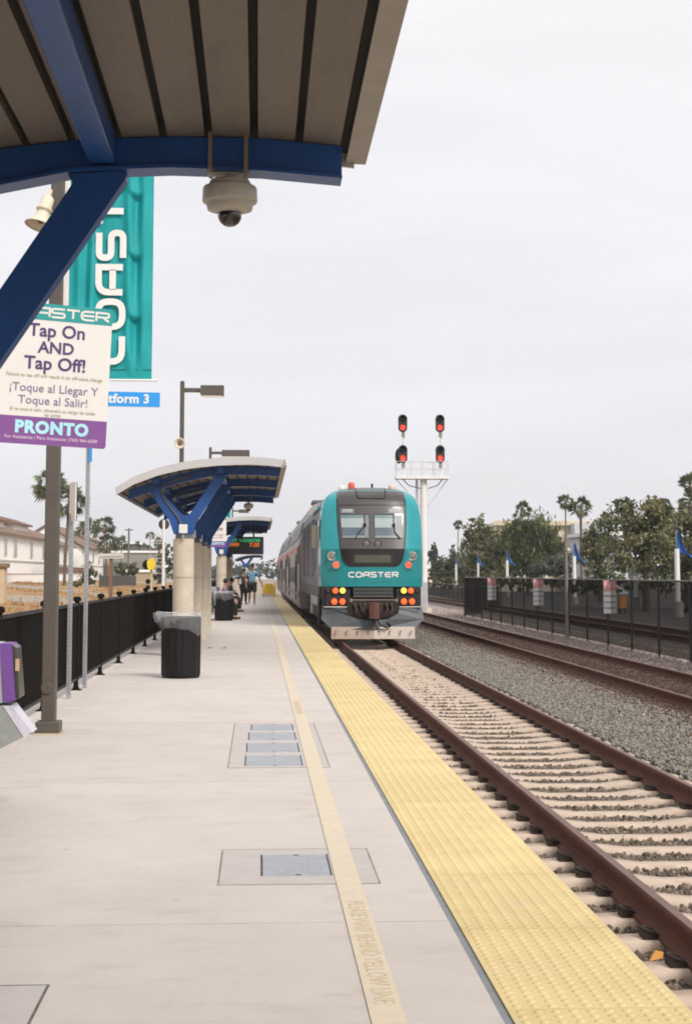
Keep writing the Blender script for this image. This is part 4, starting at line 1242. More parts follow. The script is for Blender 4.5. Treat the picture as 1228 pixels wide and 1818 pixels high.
for sgn in (-1, 1):
    round_lamp('headlight', sgn * 1.125, 2.375, .125, mat('headlight_glass', (.22, .19, .16), .12, spec=.8), CHROME)
    round_lamp('marker_light', sgn * 1.005, 2.135, .118, LRED, mat('marker_bezel', (.10, .26, .27), .35))
    rg = MB()
    pr = [(sgn * a, b) for a, b in ((1.26, 2.52), (.985, 2.52), (.93, 2.46), (.85, 2.2), (.86, 2.06), (.95, 1.96), (1.18, 1.98), (1.29, 2.12), (1.29, 2.48), (1.26, 2.52))]
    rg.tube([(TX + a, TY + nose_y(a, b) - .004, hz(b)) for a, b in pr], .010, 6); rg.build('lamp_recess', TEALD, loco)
db = MB().grid(surf_strip(2.20, 2.40, -.49, .50, .020, 10, 2)); db.build('destination_board', mat('olive_display', (.075, .078, .05), .35, var=.25, vs=12), loco)
db = MB().grid(surf_strip(2.155, 2.45, -.56, .57, .016, 10, 2)); db.build('destination_frame', mat('display_frame', (.022, .016, .014), .4), loco)
# nose lettering
lt = MB()
M = Matrix.Translation((TX + .02, TY + nose_y(0, 1.86) - .012, hz(1.86))) @ Matrix.Rotation(R(90), 4, 'X')
logo(lt, 'COASTER', .125, M, thick=.27, wid=1.22, adv=1.62, depth=0)
lt.v = [(p[0], TY + nose_y(p[0] - TX, 1.86) - .012, p[2]) for p in lt.v]
lt.build('lettering', WHITE, loco)
cr = MB()
pp = [(-1.25, 2.0), (-.9, 1.78), (-.5, 1.68), (0, 1.66), (.5, 1.68), (.9, 1.78), (1.25, 2.0)]
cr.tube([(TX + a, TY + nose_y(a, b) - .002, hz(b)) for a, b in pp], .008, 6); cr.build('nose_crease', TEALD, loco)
# lower front
f = MB()
f.box((TX - 1.36, TY + .22, hz(.95)), (TX + 1.36, TY + .9, hz(1.528))); f.build('front_frame', UNDER, loco)
f = MB(); f.box((TX - 1.30, TY + .10, hz(.98)), (TX - .62, TY + .23, hz(1.50))); f.build('lamp_box', UNDER, loco, bevel=.02)
f = MB(); f.box((TX + .66, TY + .10, hz(.98)), (TX + 1.33, TY + .23, hz(1.50))); f.build('lamp_box', UNDER, loco, bevel=.02)
for sgn in (-1, 1):
    o_ = .02
    for x, h, r, l in ((1.05, 1.42, .108, LORG), (.85, 1.42, .108, LYEL), (1.08, 1.12, .112, LORG), (.855, 1.12, .112, LORG)):
        round_lamp('marker_lamp', sgn * x + o_, h, r, l, UNDER, y=TY + .085)
    round_lamp('side_marker', sgn * 1.235 + o_, 1.42, .05, LAMB, UNDER, y=TY + .085)
f = MB()
f.prism([(TX - .54, hz(1.22)), (TX + .57, hz(1.22)), (TX + .57, hz(1.51)), (TX - .54, hz(1.51))], TY + .05, TY + .22)
for k in range(3):
    f.box((TX - .53, TY + .02, hz(1.235 + k * .095)), (TX + .56, TY + .05, hz(1.30 + k * .095)))
f.build('front_grille', mat('grille_grey', (.055, .058, .062), .5, var=.15), loco)
f = MB()
f.cyl((TX - .60, TY - .02, hz(1.16)), (TX + .66, TY - .02, hz(1.16)), .018, n=8)
for x in (-.60, .66):
    f.cyl((TX + x, TY - .02, hz(1.16)), (TX + x, TY + .2, hz(1.16)), .018, n=8); f.cbox((TX + x, TY - .02, hz(1.155)), (.07, .06, .10))
f.build('uncoupling_rod', mat('dull_rod', (.20, .16, .13), .5), loco)
for (a, b) in ((-1.34, -.72), (.74, 1.34)):
    f = MB(); f.tube([(TX + a, TY + .2, hz(.97)), (TX + a, TY - .03, hz(.97)), (TX + b, TY - .03, hz(.97)), (TX + b, TY + .2, hz(.97))], .017, 6); f.build('step_rail', mat('pale_rail', (.5, .46, .40), .5), loco)
f = MB()
f.box((TX - .12, TY - .45, hz(.72)), (TX + .12, TY + .6, hz(.98)))
f.prism([(TX - .13, TY - .52), (TX + .02, TY - .60), (TX + .15, TY - .50), (TX + .15, TY - .28), (TX - .13, TY - .28)], hz(.66), hz(1.10), plane='xy')
f.build('coupler', COUP, loco, bevel=.03)
f = MB(); f.prism([(TX - .72, hz(1.14)), (TX + .74, hz(1.14)), (TX + .72, hz(.80)), (TX + .45, hz(.62)), (TX - .42, hz(.62)), (TX - .70, hz(.78))], TY - .02, TY + .35)
f.build('draft_gear_pocket', mat('pocket_black', (.018, .012, .010), .8, var=.4, vs=9), loco, bevel=.02)
r = random.Random(2)
for x in (-.50, -.34, -.22, .24, .38, .52):
    f = MB(); z0 = 1.05
    f.tube([(TX + x, TY - .03, hz(z0)), (TX + x + r.uniform(-.04, .04), TY - .14, hz(.88)), (TX + x * .7, TY - .13, hz(.70)), (TX + x * .4, TY - .02, hz(.66))], .028, 8)
    f.cyl((TX + x, TY - .02, hz(z0)), (TX + x, TY - .09, hz(z0)), .05, n=10)
    f.build('brake_hose', mat('hose_brown', (.055, .032, .026), .8, var=.4, vs=9), loco)
f = MB(); f.tube([(TX + .08, TY - .3, hz(.66)), (TX + .18, TY - .34, hz(.48)), (TX + .38, TY - .3, hz(.40)), (TX + .48, TY - .22, hz(.45)), (TX + .3, TY - .1, hz(.62))], .022, 8); f.build('hanging_cable', BLACK, loco)
# pilot (snow plough) and bumper plate
f = MB()
prof = [(-1.40, .98, .12), (-1.42, .62, .02), (-1.10, .36, -.14)]
v = []
for sgn in (-1, 1):
    P = [(sgn * 1.38, .30, .97), (sgn * 1.42, .10, .62), (sgn * 1.12, -.10, .34), (sgn * .0, -.22, .34), (sgn * .0, -.16, .60), (sgn * .40, -.12, .62), (sgn * .70, -.02, .78), (sgn * .74, .08, .97)]
    f.add([(TX + a, TY + b, hz(c)) for a, b, c in P], [tuple(range(8)) if sgn > 0 else tuple(range(8))[::-1]])
f.build('pilot', PILOT, loco, solid=.04)
f = MB()
for (a, b, mi) in ((-1.155, .025, 1), (.025, 1.15, 0)):
    f.add([(TX + a, TY - .16 - .07 * (1 - abs(a) / 1.15), hz(.43)), (TX + b, TY - .16 - .07 * (1 - abs(b) / 1.15), hz(.43)), (TX + b, TY - .16 - .07 * (1 - abs(b) / 1.15), hz(.10)), (TX + a, TY - .16 - .07 * (1 - abs(a) / 1.15), hz(.10))], [(0, 3, 2, 1)], mi)
bp_ = f.build('bumper_plate', [PLATEM, PLATEM2], loco, solid=.05)
KIDS.setdefault(bp_, [])
for k in range(8):
    x = -1.03 + k * .296
    f = MB(); f.cyl((TX + x, TY - .20, hz(.30)), (TX + x, TY - .255, hz(.30)), .018, n=8); f.cyl((TX + x, TY - .195, hz(.235)), (TX + x, TY - .25, hz(.235)), .012, n=8)
    q = f.build('bolt', UNDER, loco); q.parent = bp_; KIDS[loco].remove(q); KIDS[bp_].append(q)
# roof gear
f = MB(); f.lathe([(.10, 0), (.10, .10), (.08, .17), (.02, .19)], (TX - .50, TY + 1.55, hz(4.33)), 16); f.build('beacon', mat('beacon_red', (.62, .09, .05), .3), loco)
f = MB(); f.lathe([(.10, 0), (.10, .03)], (TX - .50, TY + 1.55, hz(4.32)), 16); f.build('beacon_base', WHITE, loco)
f = MB(); f.lathe([(.11, 0), (.11, .08), (.07, .13), (.01, .14)], (TX - .76, TY + 1.6, hz(4.29)), 16); f.build('roof_antenna', PANELW, loco)
f = MB(); f.lathe([(.10, 0), (.10, .06), (.09, .12), (.01, .13)], (TX + .66, TY + 1.5, hz(4.31)), 16); f.build('roof_antenna', mat('cream_dome', (.62, .52, .40), .5), loco)
f = MB(); f.lathe([(.03, 0), (.03, .09), (.045, .10), (.02, .13)], (TX + .12, TY + 1.9, hz(4.37)), 10); f.build('roof_bolt', UNDER, loco)
f = MB(); f.box((TX - .5, TY + 5, hz(4.36)), (TX + .5, TY + 19, hz(4.46))); f.build('roof_vent', SILV, loco, bevel=.05)
# underframe, trucks, tank
f = MB(); f.box((TX - 1.40, TY + 1.0, hz(1.18)), (TX + 1.40, YE, hz(1.535))); f.build('sill', mat('brown_grey_sill', (.085, .07, .06), .6, var=.3, vs=2, stain=(.2, .17, .15), ss=1.5, sa=.6), loco)
f = MB(); f.box((TX - 1.2, TY + 8.2, hz(.35)), (TX + 1.2, TY + 13.2, hz(1.18))); f.build('fuel_tank', UNDER, loco, bevel=.12)
def truck(par, y, wheels, xw=.765):
    f = MB()
    for sgn in (-1, 1):
        f.prism([(y - 2.0, hz(.62)), (y - 1.7, hz(.78)), (y - .5, hz(.58)), (y + .5, hz(.58)), (y + 1.7, hz(.78)), (y + 2.0, hz(.62)), (y + 2.0, hz(.95)), (y - 2.0, hz(.95))], TX + sgn * 1.12 - .07, TX + sgn * 1.12 + .07, plane='yz')
    f.box((TX - 1.1, y - .3, hz(.55)), (TX + 1.1, y + .3, hz(.95)))
    tk = f.build('truck', UNDER, par)
    KIDS.setdefault(tk, [])
    for yw in wheels:
        f = MB()
        for sgn in (-1, 1):
            f.cyl((TX + sgn * .70, yw, hz(.47)), (TX + sgn * .83, yw, hz(.47)), .47, n=24)
        f.cyl((TX - .8, yw, hz(.47)), (TX + .8, yw, hz(.47)), .08, n=10)
        q = f.build('wheelset', mat('wheel_steel', (.05, .04, .035), .5, metal=.3, var=.3), par); q.parent = tk; KIDS[par].remove(q); KIDS[tk].append(q)
truck(loco, TY + 4.3, (TY + 2.9, TY + 5.7)); truck(loco, TY + 17.2, (TY + 15.8, TY + 18.6))
f = MB(); f.box((TX - 1.44, TY + 1.25, hz(.42)), (TX - 1.40, TY + 1.85, hz(1.5))); 
for k in range(4):
    f.box((TX - 1.46, TY + 1.28, hz(.48 + k * .26)), (TX - 1.25, TY + 1.82, hz(.51 + k * .26)))
f.build('cab_ladder', UNDER, loco)
f = MB(); f.box((TX - 1.45, TY + 6.9, hz(.62)), (TX - 1.38, TY + 8.3, hz(1.2))); f.box((TX - 1.45, TY + 2.6, hz(.95)), (TX - 1.38, TY + 6.9, hz(1.2))); f.build('skirt_panel', mat('pale_skirt', (.34, .31, .28), .5, var=.2), loco)

# ------------------------------------------------------------------ bilevel coaches
CSEC = [(1.40, .45), (1.47, .7), (1.47, 3.05), (1.42, 3.3), (1.05, 4.55), (.90, 4.76), (.6, 4.85), (0, 4.87)]
def cx_at(h):
    return lerp_curve([(b, a) for a, b in CSEC], h)
def coach(y0, label):
    L_ = 25.7; y1 = y0 + L_
    t = thing('passenger_coach', label, 'railway coach', (TX, y0, TR), 'double deck coaches behind the locomotive')
    m = MB()
    full = [(-a, h) for a, h in CSEC] + [(a, h) for a, h in CSEC[::-1][1:]]
    m.prism([(TX + a, hz(h)) for a, h in full], y0, y1)
    m.build('body', mat('coach_white_grey', (.33, .305, .30), .5, spec=.25, var=.1, vs=1.1, stain=(.24, .20, .18), ss=1.6, sa=.6, stretch=(1, 1, .25)), t)
    def sidebox(name, ya, yb, h0, h1, m_, off=.012):
        mb = MB()
        pts = [(TX - cx_at(h0) - off, h0), (TX - cx_at(h1) - off, h1)]
        mb.add([(pts[0][0], ya, hz(h0)), (pts[0][0], yb, hz(h0)), (pts[1][0], yb, hz(h1)), (pts[1][0], ya, hz(h1))], [(0, 3, 2, 1)])
        return mb.build(name, m_, t, solid=-.03)
    for k in range(8):
        sidebox('upper_window', y0 + 3.4 + k * 2.42, y0 + 5.5 + k * 2.42, 3.42, 4.12, CGLASS)
    for k in range(6):
        sidebox('lower_window', y0 + 7.1 + k * 1.98, y0 + 8.75 + k * 1.98, 1.5, 2.2, CGLASS)
    for ya in (y0 + 1.1, y1 - 3.0):
        sidebox('end_window', ya, ya + 1.6, 2.3, 3.0, CGLASS)
    for ya in (y0 + 4.2, y1 - 6.0):
        d = sidebox('door', ya, ya + 1.8, .75, 2.75, mat('coach_door', (.07, .07, .075), .4, var=.15), .02); KIDS.setdefault(d, [])
        for k in range(2):
            q = sidebox('door_window', ya + .15 + k * .9, ya + .75 + k * .9, 1.35, 2.45, CGLASS, .032); q.parent = d; KIDS[t].remove(q); KIDS[d].append(q)
        sidebox('door_light', ya + .7, ya + 1.05, 2.86, 2.98, mat('door_red_light', (.7, .1, .1), .4, emit=(1, .16, .14), es=.8), .03)
    sidebox('red_stripe', y0 + .1, y1 - .1, 2.98, 3.06, mat('pale_red_stripe', (.55, .20, .21), .5), .008)
    sidebox('teal_stripe', y0 + .1, y1 - .1, .95, 1.15, mat('stripe_brown', (.24, .19, .16), .5, var=.3), .008)
    m = MB(); m.box((TX - 1.3, y0 + 6.5, hz(.30)), (TX + 1.3, y1 - 6.5, hz(.6))); m.build('underbody', UNDER, t)
    m = MB()
    m.box((TX - .9, y0 + 1, hz(4.86)), (TX + .9, y0 + 3.2, hz(5.0))); m.build('roof_unit', SILV, t, bevel=.04)
    for yy in (y0 + 3.3, y1 - 3.3):
        truck(t, yy, (yy - 1.2, yy + 1.2))
    m = MB(); m.box((TX - .7, y0 - .5, hz(.95)), (TX + .7, y0, hz(3.1))); m.build('gangway', UNDER, t)
    return t
for i, lb in enumerate(('pale double deck coach coupled directly behind the locomotive', 'pale double deck coach between the first coach and the last one', 'last pale double deck coach at the far end of the train')):
    coach(TY + 21.9 + i * 26.3, lb)
# ------------------------------------------------------------------ signal mast
def signal_mast():
    x, y, gz_ = 8.9, 85.0, RZ - .18
    t = thing('signal_mast', 'white railway signal mast with four red lit heads standing behind the train', 'railway signal', (x, y, gz_))
    zp = 6.58
    m = MB(); m.cyl((x - .02, y, gz_), (x - .02, y, zp), .19, .19, 20); m.build('post', WHITE, t)
    m = MB(); m.cyl((x - .36, y + .25, gz_), (x - .36, y + .25, zp), .075, .075, 10); m.build('conduit_pipe', WHITE, t)
    m = MB(); m.box((x - 1.55, y - .45, zp), (x + 1.32, y + .45, zp + .16)); m.build('platform_deck', WHITE, t, bevel=.01)
    thin = mat('thin_white_rail', (.62, .55, .54), .5)
    m = MB()
    for yy in (y - .43, y + .43):
        for xx in (-1.5, -.7, -.1, .55, 1.28):
            m.cyl((x + xx, yy, zp + .16), (x + xx, yy, zp + .95), .016, n=6)
        for zz in (.55, .95):
            m.cyl((x - 1.5, yy, zp + zz), (x + 1.28, yy, zp + zz), .014, n=6)
    m.build('railing', thin, t)
    for sgn, xe in ((-1, -1.5), (1, 1.28)):
        m = MB(); m.cyl((x + xe, y, zp), (x + sgn * .16, y, 5.05), .025, n=8); m.build('strut', thin, t)
        m = MB(); m.tube([(x + xe * .78, y - .2, zp), (x + xe * .55, y - .2, zp - .35), (x + sgn * .2, y - .2, zp - .5)], .03, 6); m.build('cable', mat('cable_grey', (.10, .11, .13), .6), t)
    for xx in (-1.14, .89):
        m = MB(); m.cyl((x + xx + .06, y + .1, zp + .1), (x + xx + .06, y + .1, zp + 2.7), .05, n=8); m.build('signal_stem', WHITE, t)
        for zc, big in ((9.60, 0), (7.93, 1)):
            h = MB()
            pts = []
            for k in range(24):
                a = 2 * math.pi * k / 24
                pts.append((x + xx + .25 * math.cos(a), zc + (.26 if math.sin(a) >= 0 else -.22) + .25 * math.sin(a)))
            pts = [(px_, pz_) for px_, pz_ in pts]
            h.prism(pts, y - .06, y - .02)
            hd = h.build('signal_head', mat('signal_black', (.025, .026, .026), .55, var=.2), t)
            KIDS.setdefault(hd, [])
            def sub(nm, mb, m_):
                q = mb.build(nm, m_, t); q.parent = hd; KIDS[t].remove(q); KIDS[hd].append(q)
            for zo, l in ((.26, LAMPO), (-.20, None)):
                v = MB()
                vs = []
                n = 14
                for yy2 in (y - .34, y - .06):
                    for k in range(n + 1):
                        a = R(-20 + 220 * k / n); vs.append((x + xx + .17 * math.cos(a), yy2, zc + zo + .17 * math.sin(a)))
                v.add(vs, [(k, k + 1, n + 2 + k, n + 1 + k) for k in range(n)])
                q = v.build('visor', mat('signal_black', (.025, .026, .026), .55, var=.2), t, solid=.01); q.parent = hd; KIDS[t].remove(q); KIDS[hd].append(q)
                b = MB(); b.ball((x + xx, y - .065, zc + zo), .135 if zo > 0 else .16, n=12, sc=(1, .35, 1))
                sub('lens', b, mat('dark_lens', (.02, .02, .02), .1) if zo > 0 else mat('signal_red', (.85, .08, .05), .3, emit=(1, .09, .06), es=1.0))
            v = MB(); v.cyl((x + xx, y - .02, zc - .05), (x + xx, y + .28, zc - .05), .14, n=14); sub('lamp_housing', v, WHITE)
            v = MB(); v.cbox((x + xx + .03, y + .05, zc - .60), (.18, .14, .24)); sub('bracket', v, mat('bracket_brown', (.30, .25, .21), .6))
    m = MB(); m.prism([(x - 1.35 + .20 * math.cos(2 * math.pi * k / 16), 7.85 + .42 * math.sin(2 * math.pi * k / 16)) for k in range(16)], y + .1, y + .14); m.build('rear_target', mat('signal_black', (.025, .026, .026), .55, var=.2), t)
    m = MB(); m.box((x - .32, y - .5, gz_), (x + .10, y - .25, 1.05)); m.build('control_box', mat('grey_box', (.42, .43, .45), .5, var=.15), t, bevel=.02)
    m = MB(); m.box((x - .35, y - .35, gz_ - .1), (x + .35, y + .35, gz_ + .25)); m.build('footing', CREAM, t)
signal_mast()

# ------------------------------------------------------------------ mesh fence on the right
MESH = mat('dark_privacy_mesh', (.012, .009, .007), .9, var=.4, vs=40, alpha=.77, spec=.05)
FPOST = mat('dark_fence_post', (.020, .017, .015), .6, var=.3)
def mesh_fence(label, pts, h, zb, group=None, gap=2.93, extra=None):
    p0, p1 = Vector((*pts[0], 0)), Vector((*pts[1], 0))
    t = thing('mesh_fence', label, 'fence', (p0.x, p0.y, zb), group)
    n = max(1, round((p1 - p0).length / gap)); d = (p1 - p0) / n
    nrm = Vector((-d.y, d.x, 0)).normalized()
    for i in range(n + 1):
        q = p0 + d * i
        MB().cyl((q.x, q.y, zb - .05), (q.x, q.y, zb + h), .032, .032, 8).build('post', FPOST, t)
        if i < n:
            e = q + d
            m = MB(); m.add([(q.x, q.y, zb + .04), (e.x, e.y, zb + .04), (e.x, e.y, zb + h - .03), (q.x, q.y, zb + h - .03)], [(0, 1, 2, 3)])
            m.build('mesh_panel', MESH, t)
            MB().cyl((q.x, q.y, zb + h - .02), (e.x, e.y, zb + h - .02), .024, .024, 8).build('top_rail', mat('grey_fence_rail', (.09, .08, .075), .5, var=.2), t)
    return t
FZ = RZ - .15
mesh_fence('tall dark see-through mesh fence along the far side of the second track', (10.0, 30.4), 1.0, 0) if False else None
mesh_fence('tall dark see-through mesh fence along the far side of the second track', ((9.95, 30.45), (10.1, 77.3)), 1.88, FZ)
mesh_fence('short return of dark mesh fence at the far end of the tall fence', ((10.1, 77.6), (11.3, 80.0)), 1.88, FZ)
mesh_fence('low far dark fence behind the third track near the signal mast', ((14.6, 96), (17.0, 170)), 1.25, RZ - .2, gap=4)
def warning_sign(label, x, y, s):
    zc = FZ + 1.43
    t = thing('warning_sign', label, 'sign', (x, y, zc), 'red and white signs on the mesh fence')
    w_ = .37
    MB().box((x - w_ / 2, y - .05, zc + .12), (x + w_ / 2, y - .044, zc + .42)).build('red_panel', mat('faded_red_sign', (.60, .26, .26), .5), t)
    MB().box((x - w_ / 2, y - .05, zc - .52), (x + w_ / 2, y - .044, zc + .11)).build('white_panel', mat('sign_grey_white', (.55, .55, .55), .5), t)
    mb = MB(); put_text(mb, 'NO', .19, frame_m((x, y - .053, zc + .28), (1, 0, 0), (0, 0, 1)), bold=.004); mb.build('red_panel_lettering', mat('pale_pink_print', (.78, .5, .5), .5), t)
    mb = MB()
    for k, tx in enumerate(('TRESPASSING', 'RAILROAD', 'PROPERTY')):
        put_text(mb, tx, .058 if k == 0 else .07, frame_m((x, y - .053, zc - .03 - k * .17), (1, 0, 0), (0, 0, 1)), bold=.002)
    mb.build('white_panel_lettering', mat('sign_ink', (.08, .08, .09), .5), t)
warning_sign('nearest red and white sign on the mesh fence, lowest and largest of them', 9.98, 44.75, 1)
warning_sign('red and white fence sign between the grey steel post and the far signs', 10.03, 56.6, 1)
warning_sign('farthest narrow red and white sign on the mesh fence', 10.06, 68.2, 1)
t = thing('steel_post', 'tall thin grey steel post rising above the mesh fence', 'post', (9.75, 49.9, FZ))
MB().cyl((9.75, 49.9, FZ - .05), (9.75, 49.9, 2.56), .055, .05, 10).build('pole', mat('weathered_post', (.19, .165, .15), .6, var=.3, stain=(.16, .08, .05), ss=3), t)
MB().box((9.78, 49.82, 2.22), (9.87, 49.88, 2.30)).build('camera_box', PANELW, t)

# ------------------------------------------------------------------ flag poles
def flag_pole(label, px, Y, ztop, zb=RZ - .2, seed=1, foot=False):
    c = at(px, 1000, Y)
    x = c.x
    t = thing('flag_pole', label, 'flag pole', (x, Y, zb), 'white poles with blue flags in the car park')
    MB().cyl((x, Y, zb), (x, Y, ztop - .75), .14, .12, 14).build('pole', WHITE, t)
    m = MB(); m.cyl((x, Y, zb - .1), (x, Y, zb + .75 if foot else zb + .5), .26, .26, 16); m.build('concrete_footing', mat('footing_concrete', (.30, .28, .25), .9, var=.2), t)
    MB().cyl((x - .02, Y, ztop - .8), (x - .02, Y, ztop + .15), .03, .02, 8).build('flag_staff', GALV, t)
    r = random.Random(seed); rows = []
    # a pennant hanging from the staff, its free end blown out to the right near the bottom
    n = 12
    for j in range(n + 1):
        u = j / n
        zt = ztop + .12 - u * 1.1
        w_ = .10 + .55 * u ** 1.6 if u < .68 else .10 + .55 * .68 ** 1.6 + (u - .68) * 1.9 * r.uniform(.9, 1.1)
        row = []
        for i in range(9):
            s_ = i / 8
            row.append((x + .0 + w_ * s_, Y + .07 * math.sin(s_ * 7 + u * 4 + seed), zt - .12 * s_ * u - .06 * math.sin(s_ * 5 + u * 3) - (.12 * s_ if u > .68 else 0)))
        rows.append(row)
    m = MB().grid(rows)
    m.build('flag', mat('blue_flag_cloth', (.02, .10, .33), .7, var=.2, vs=4), t, solid=.006)
for i, (px, Y, zt, lb) in enumerate(((1201, 76, 3.45, 'nearest white pole with a blue pennant and a round concrete footing'), (1018.5, 108, 3.45, 'white pole with a blue pennant just right of the thin grey steel post'),
        (899.5, 143, 3.45, 'white pole with a blue pennant in front of the dark willow like tree'), (848, 172, 3.4, 'white pole with a blue pennant between the light tree and the willow like tree'), (809, 189, 3.4, 'farthest white pole with a blue pennant, nearest the signal mast'))):
    flag_pole(lb, px, Y, zt, seed=i + 2, foot=(i == 0))
c = at(1128, 1050, 92)
t = thing('white_bollard_pole', 'short white pole seen through the mesh fence left of the orange box', 'pole', (c.x, 92, RZ - .2))
MB().cyl((c.x, 92, RZ - .2), (c.x, 92, 1.35), .13, .12, 12).build('pole', WHITE, t)
MB().cyl((c.x, 92, RZ - .25), (c.x, 92, .15), .24, .24, 12).build('concrete_footing', mat('footing_concrete', (.30, .28, .25), .9, var=.2), t)
c = at(1104, 1070, 82)
t = thing('orange_box', 'small orange box on legs seen through the mesh fence', 'box', (c.x, 82, RZ - .2))
MB().box((c.x - .17, 81.8, -.32), (c.x + .17, 82.2, .28)).build('body', mat('orange_plastic', (.55, .20, .03), .5), t, bevel=.03)
MB().box((c.x - .19, 81.78, .28), (c.x + .19, 82.22, .33)).build('lid', mat('orange_lid', (.45, .16, .03), .5), t, bevel=.02)
m = MB()
for a in (-.13, .13):
    for b in (81.86, 82.14):
        MB().box((c.x + a - .02, b - .02, RZ - .22), (c.x + a + .02, b + .02, -.32)).build('leg', BLACK, t)

# ------------------------------------------------------------------ parked car beyond the fence
def parked_car():
    x, y, zb = at(1222, 1060, 84).x + 1.0, 84.0, RZ - .2
    t = thing('parked_car', 'dark teal parked car at the right edge behind the mesh fence', 'car', (x, y, zb))
    paint = mat('dark_teal_car_paint', (.02, .075, .075), .25, var=.05, coat=.5)
    side = [(-2.15, .32), (-2.2, .62), (-2.05, .78), (-1.15, .92), (-.45, 1.38), (.95, 1.42), (1.75, .98), (2.15, .92), (2.2, .45), (2.1, .30)]
    m = MB(); m.prism([(y + a, zb + b) for a, b in side], x - .86, x + .86, plane='yz'); m.build('body', paint, t, bevel=.07)
    m = MB(); m.prism([(y + a, zb + b) for a, b in ((-1.0, .95), (-.42, 1.32), (.92, 1.35), (1.5, .98))], x - .875, x + .875, plane='yz'); m.build('side_glass', GLASSD, t)
    m = MB(); m.add([(x - .70, y - 1.12, zb + .95), (x + .70, y - 1.12, zb + .95), (x + .62, y - .50, zb + 1.37), (x - .62, y - .50, zb + 1.37)], [(0, 1, 2, 3)]); m.build('windscreen', GLASSD, t, solid=-.02)
    for sx in (-1, 1):
        MB().cbox((x + sx * .6, y - 2.16, zb + .64), (.36, .12, .14)).build('headlight', LAMPO, t, bevel=.03)
        for yy in (-1.35, 1.35):
            m = MB(); m.cyl((x + sx * .74, y + yy, zb + .31), (x + sx * .90, y + yy, zb + .31), .31, n=20); wq = m.build('wheel', BLACK, t)
            m = MB(); m.cyl((x + sx * .90, y + yy, zb + .31), (x + sx * .91, y + yy, zb + .31), .19, n=14); q = m.build('rim', GALV, t); q.parent = wq; KIDS[t].remove(q); KIDS.setdefault(wq, []).append(q)
        MB().cbox((x + sx * .96, y - .75, zb + 1.0), (.16, .1, .12)).build('wing_mirror', paint, t, bevel=.03)
    MB().cbox((x, y - 2.19, zb + .42), (1.3, .08, .16)).build('bumper', BLACK, t)
parked_car()

# ------------------------------------------------------------------ trees
LG = [mat('leaf_light', (.30, .30, .15), .6, var=.2, island=.35, leaf=.45), mat('leaf_mid', (.18, .19, .088), .6, var=.2, island=.35, leaf=.45), mat('leaf_dark', (.075, .088, .045), .6, var=.2, island=.35, leaf=.45), mat('leaf_olive', (.22, .195, .09), .6, var=.2, island=.4, leaf=.45)]
LW = [mat('willow_light', (.20, .22, .065), .6, island=.35, leaf=.45), mat('willow_mid', (.105, .125, .042), .6, island=.35, leaf=.45), mat('willow_dark', (.042, .056, .024), .6, island=.35, leaf=.45)]
LGR = [mat('grey_leaf', (.13, .14, .105), .7, island=.3, leaf=.35), mat('grey_leaf_dark', (.075, .083, .06), .7, island=.3, leaf=.35)]
BARK = mat('tree_bark', (.07, .052, .038), .9, var=.3, vs=6, bump=.5, bs=20)
def add_leaf(m, p, s, r, mi, droop=0.0, long=1.0):
    a = Vector((r.gauss(0, 1), r.gauss(0, 1), r.gauss(0, 1) - droop)).normalized()
    b = a.orthogonal().normalized()
    b = (b * math.cos(r.random() * 6.28) + a.cross(b) * math.sin(r.random() * 6.28)).normalized()
    A, B = a * s * long, b * s * .55
    p = Vector(p)
    o = len(m.v)
    m.v += [tuple(p - A), tuple(p + B * .9 - A * .1), tuple(p + A), tuple(p - B * .9 + A * .1)]
    m.f.append([o, o + 1, o + 2, o + 3]); m.m.append(mi); m.sm.append(False)
def tree(name, label, cat, Y, blobs, dens, leaf, mats, zb=-.6, depth=1.0, droop=0.0, long=1.0, group=None, trunk=True, seed=1, fluff=.25):
    r = random.Random(seed)
    k = Y / 2800.0
    cs = []
    for (u, v, ru, rv) in blobs:
        c = at(u, v, Y)
        cs.append((c, ru * k, rv * k))
    mx_ = sum(c[0].x for c in cs) / len(cs)
    t = thing(name, label, cat, (mx_, Y, zb), group)
    m = MB()
    for (c, rx, rz) in cs:
        ry = (rx + rz) / 2 * depth
        yo = r.uniform(-.4, .4) * ry
        # sub-clumps on the blob, each light or dark, so the outline is uneven and gaps show
        ncl = int(max(26, min(64, dens * rx * rz * 14)))
        for q in range(ncl):
            d = Vector((r.gauss(0, 1), r.gauss(0, 1), r.gauss(0, 1))).normalized() * (r.uniform(.55, 1.0) if r.random() < .80 else r.uniform(1.0, 1.42))
            p0 = Vector((c.x + d.x * rx, Y + yo + d.y * ry, c.z + d.z * rz))
            cr = r.uniform(.22, .5) * min(rx, rz) * .8
            w_ = r.random()
            mi = int(w_ * len(mats)) % len(mats)
            nl = int(6.6 * (cr / leaf) ** 1.6) + 7
            for z_ in range(nl):
                e = Vector((r.gauss(0, .55), r.gauss(0, .55), r.gauss(0, .5 + droop * .25))) * cr
                add_leaf(m, p0 + e, leaf * r.uniform(.55, 1.25), r, mi if r.random() < .88 else r.randrange(len(mats)), droop, long)
    m.build('crown', mats, t)
    if trunk:
        top = sum((c[0] for c in cs), Vector((0, 0, 0))) / len(cs)
        g = MB()
        hgt = top.z - zb
        tr = .05 + hgt * .03
        g.tube([(mx_, Y, zb - .1), (mx_ + .1 * hgt * .1, Y, zb + hgt * .3), (mx_ - .05, Y, zb + hgt * .6), (top.x, Y, top.z)], [tr * 1.3, tr, tr * .8, tr * .35], 8)
        for (c, rx, rz) in cs:
            st_ = Vector((mx_, Y, zb + hgt * r.uniform(.35, .6)))
            md = (st_ + c) / 2 + Vector((0, 0, .2))
            g.tube([st_, md, c + Vector((0, 0, rz * .4))], [tr * .5, tr * .32, tr * .1], 6)
        g.build('trunk', BARK, t)
    return t
GT = 'broadleaf trees beyond the mesh fence'
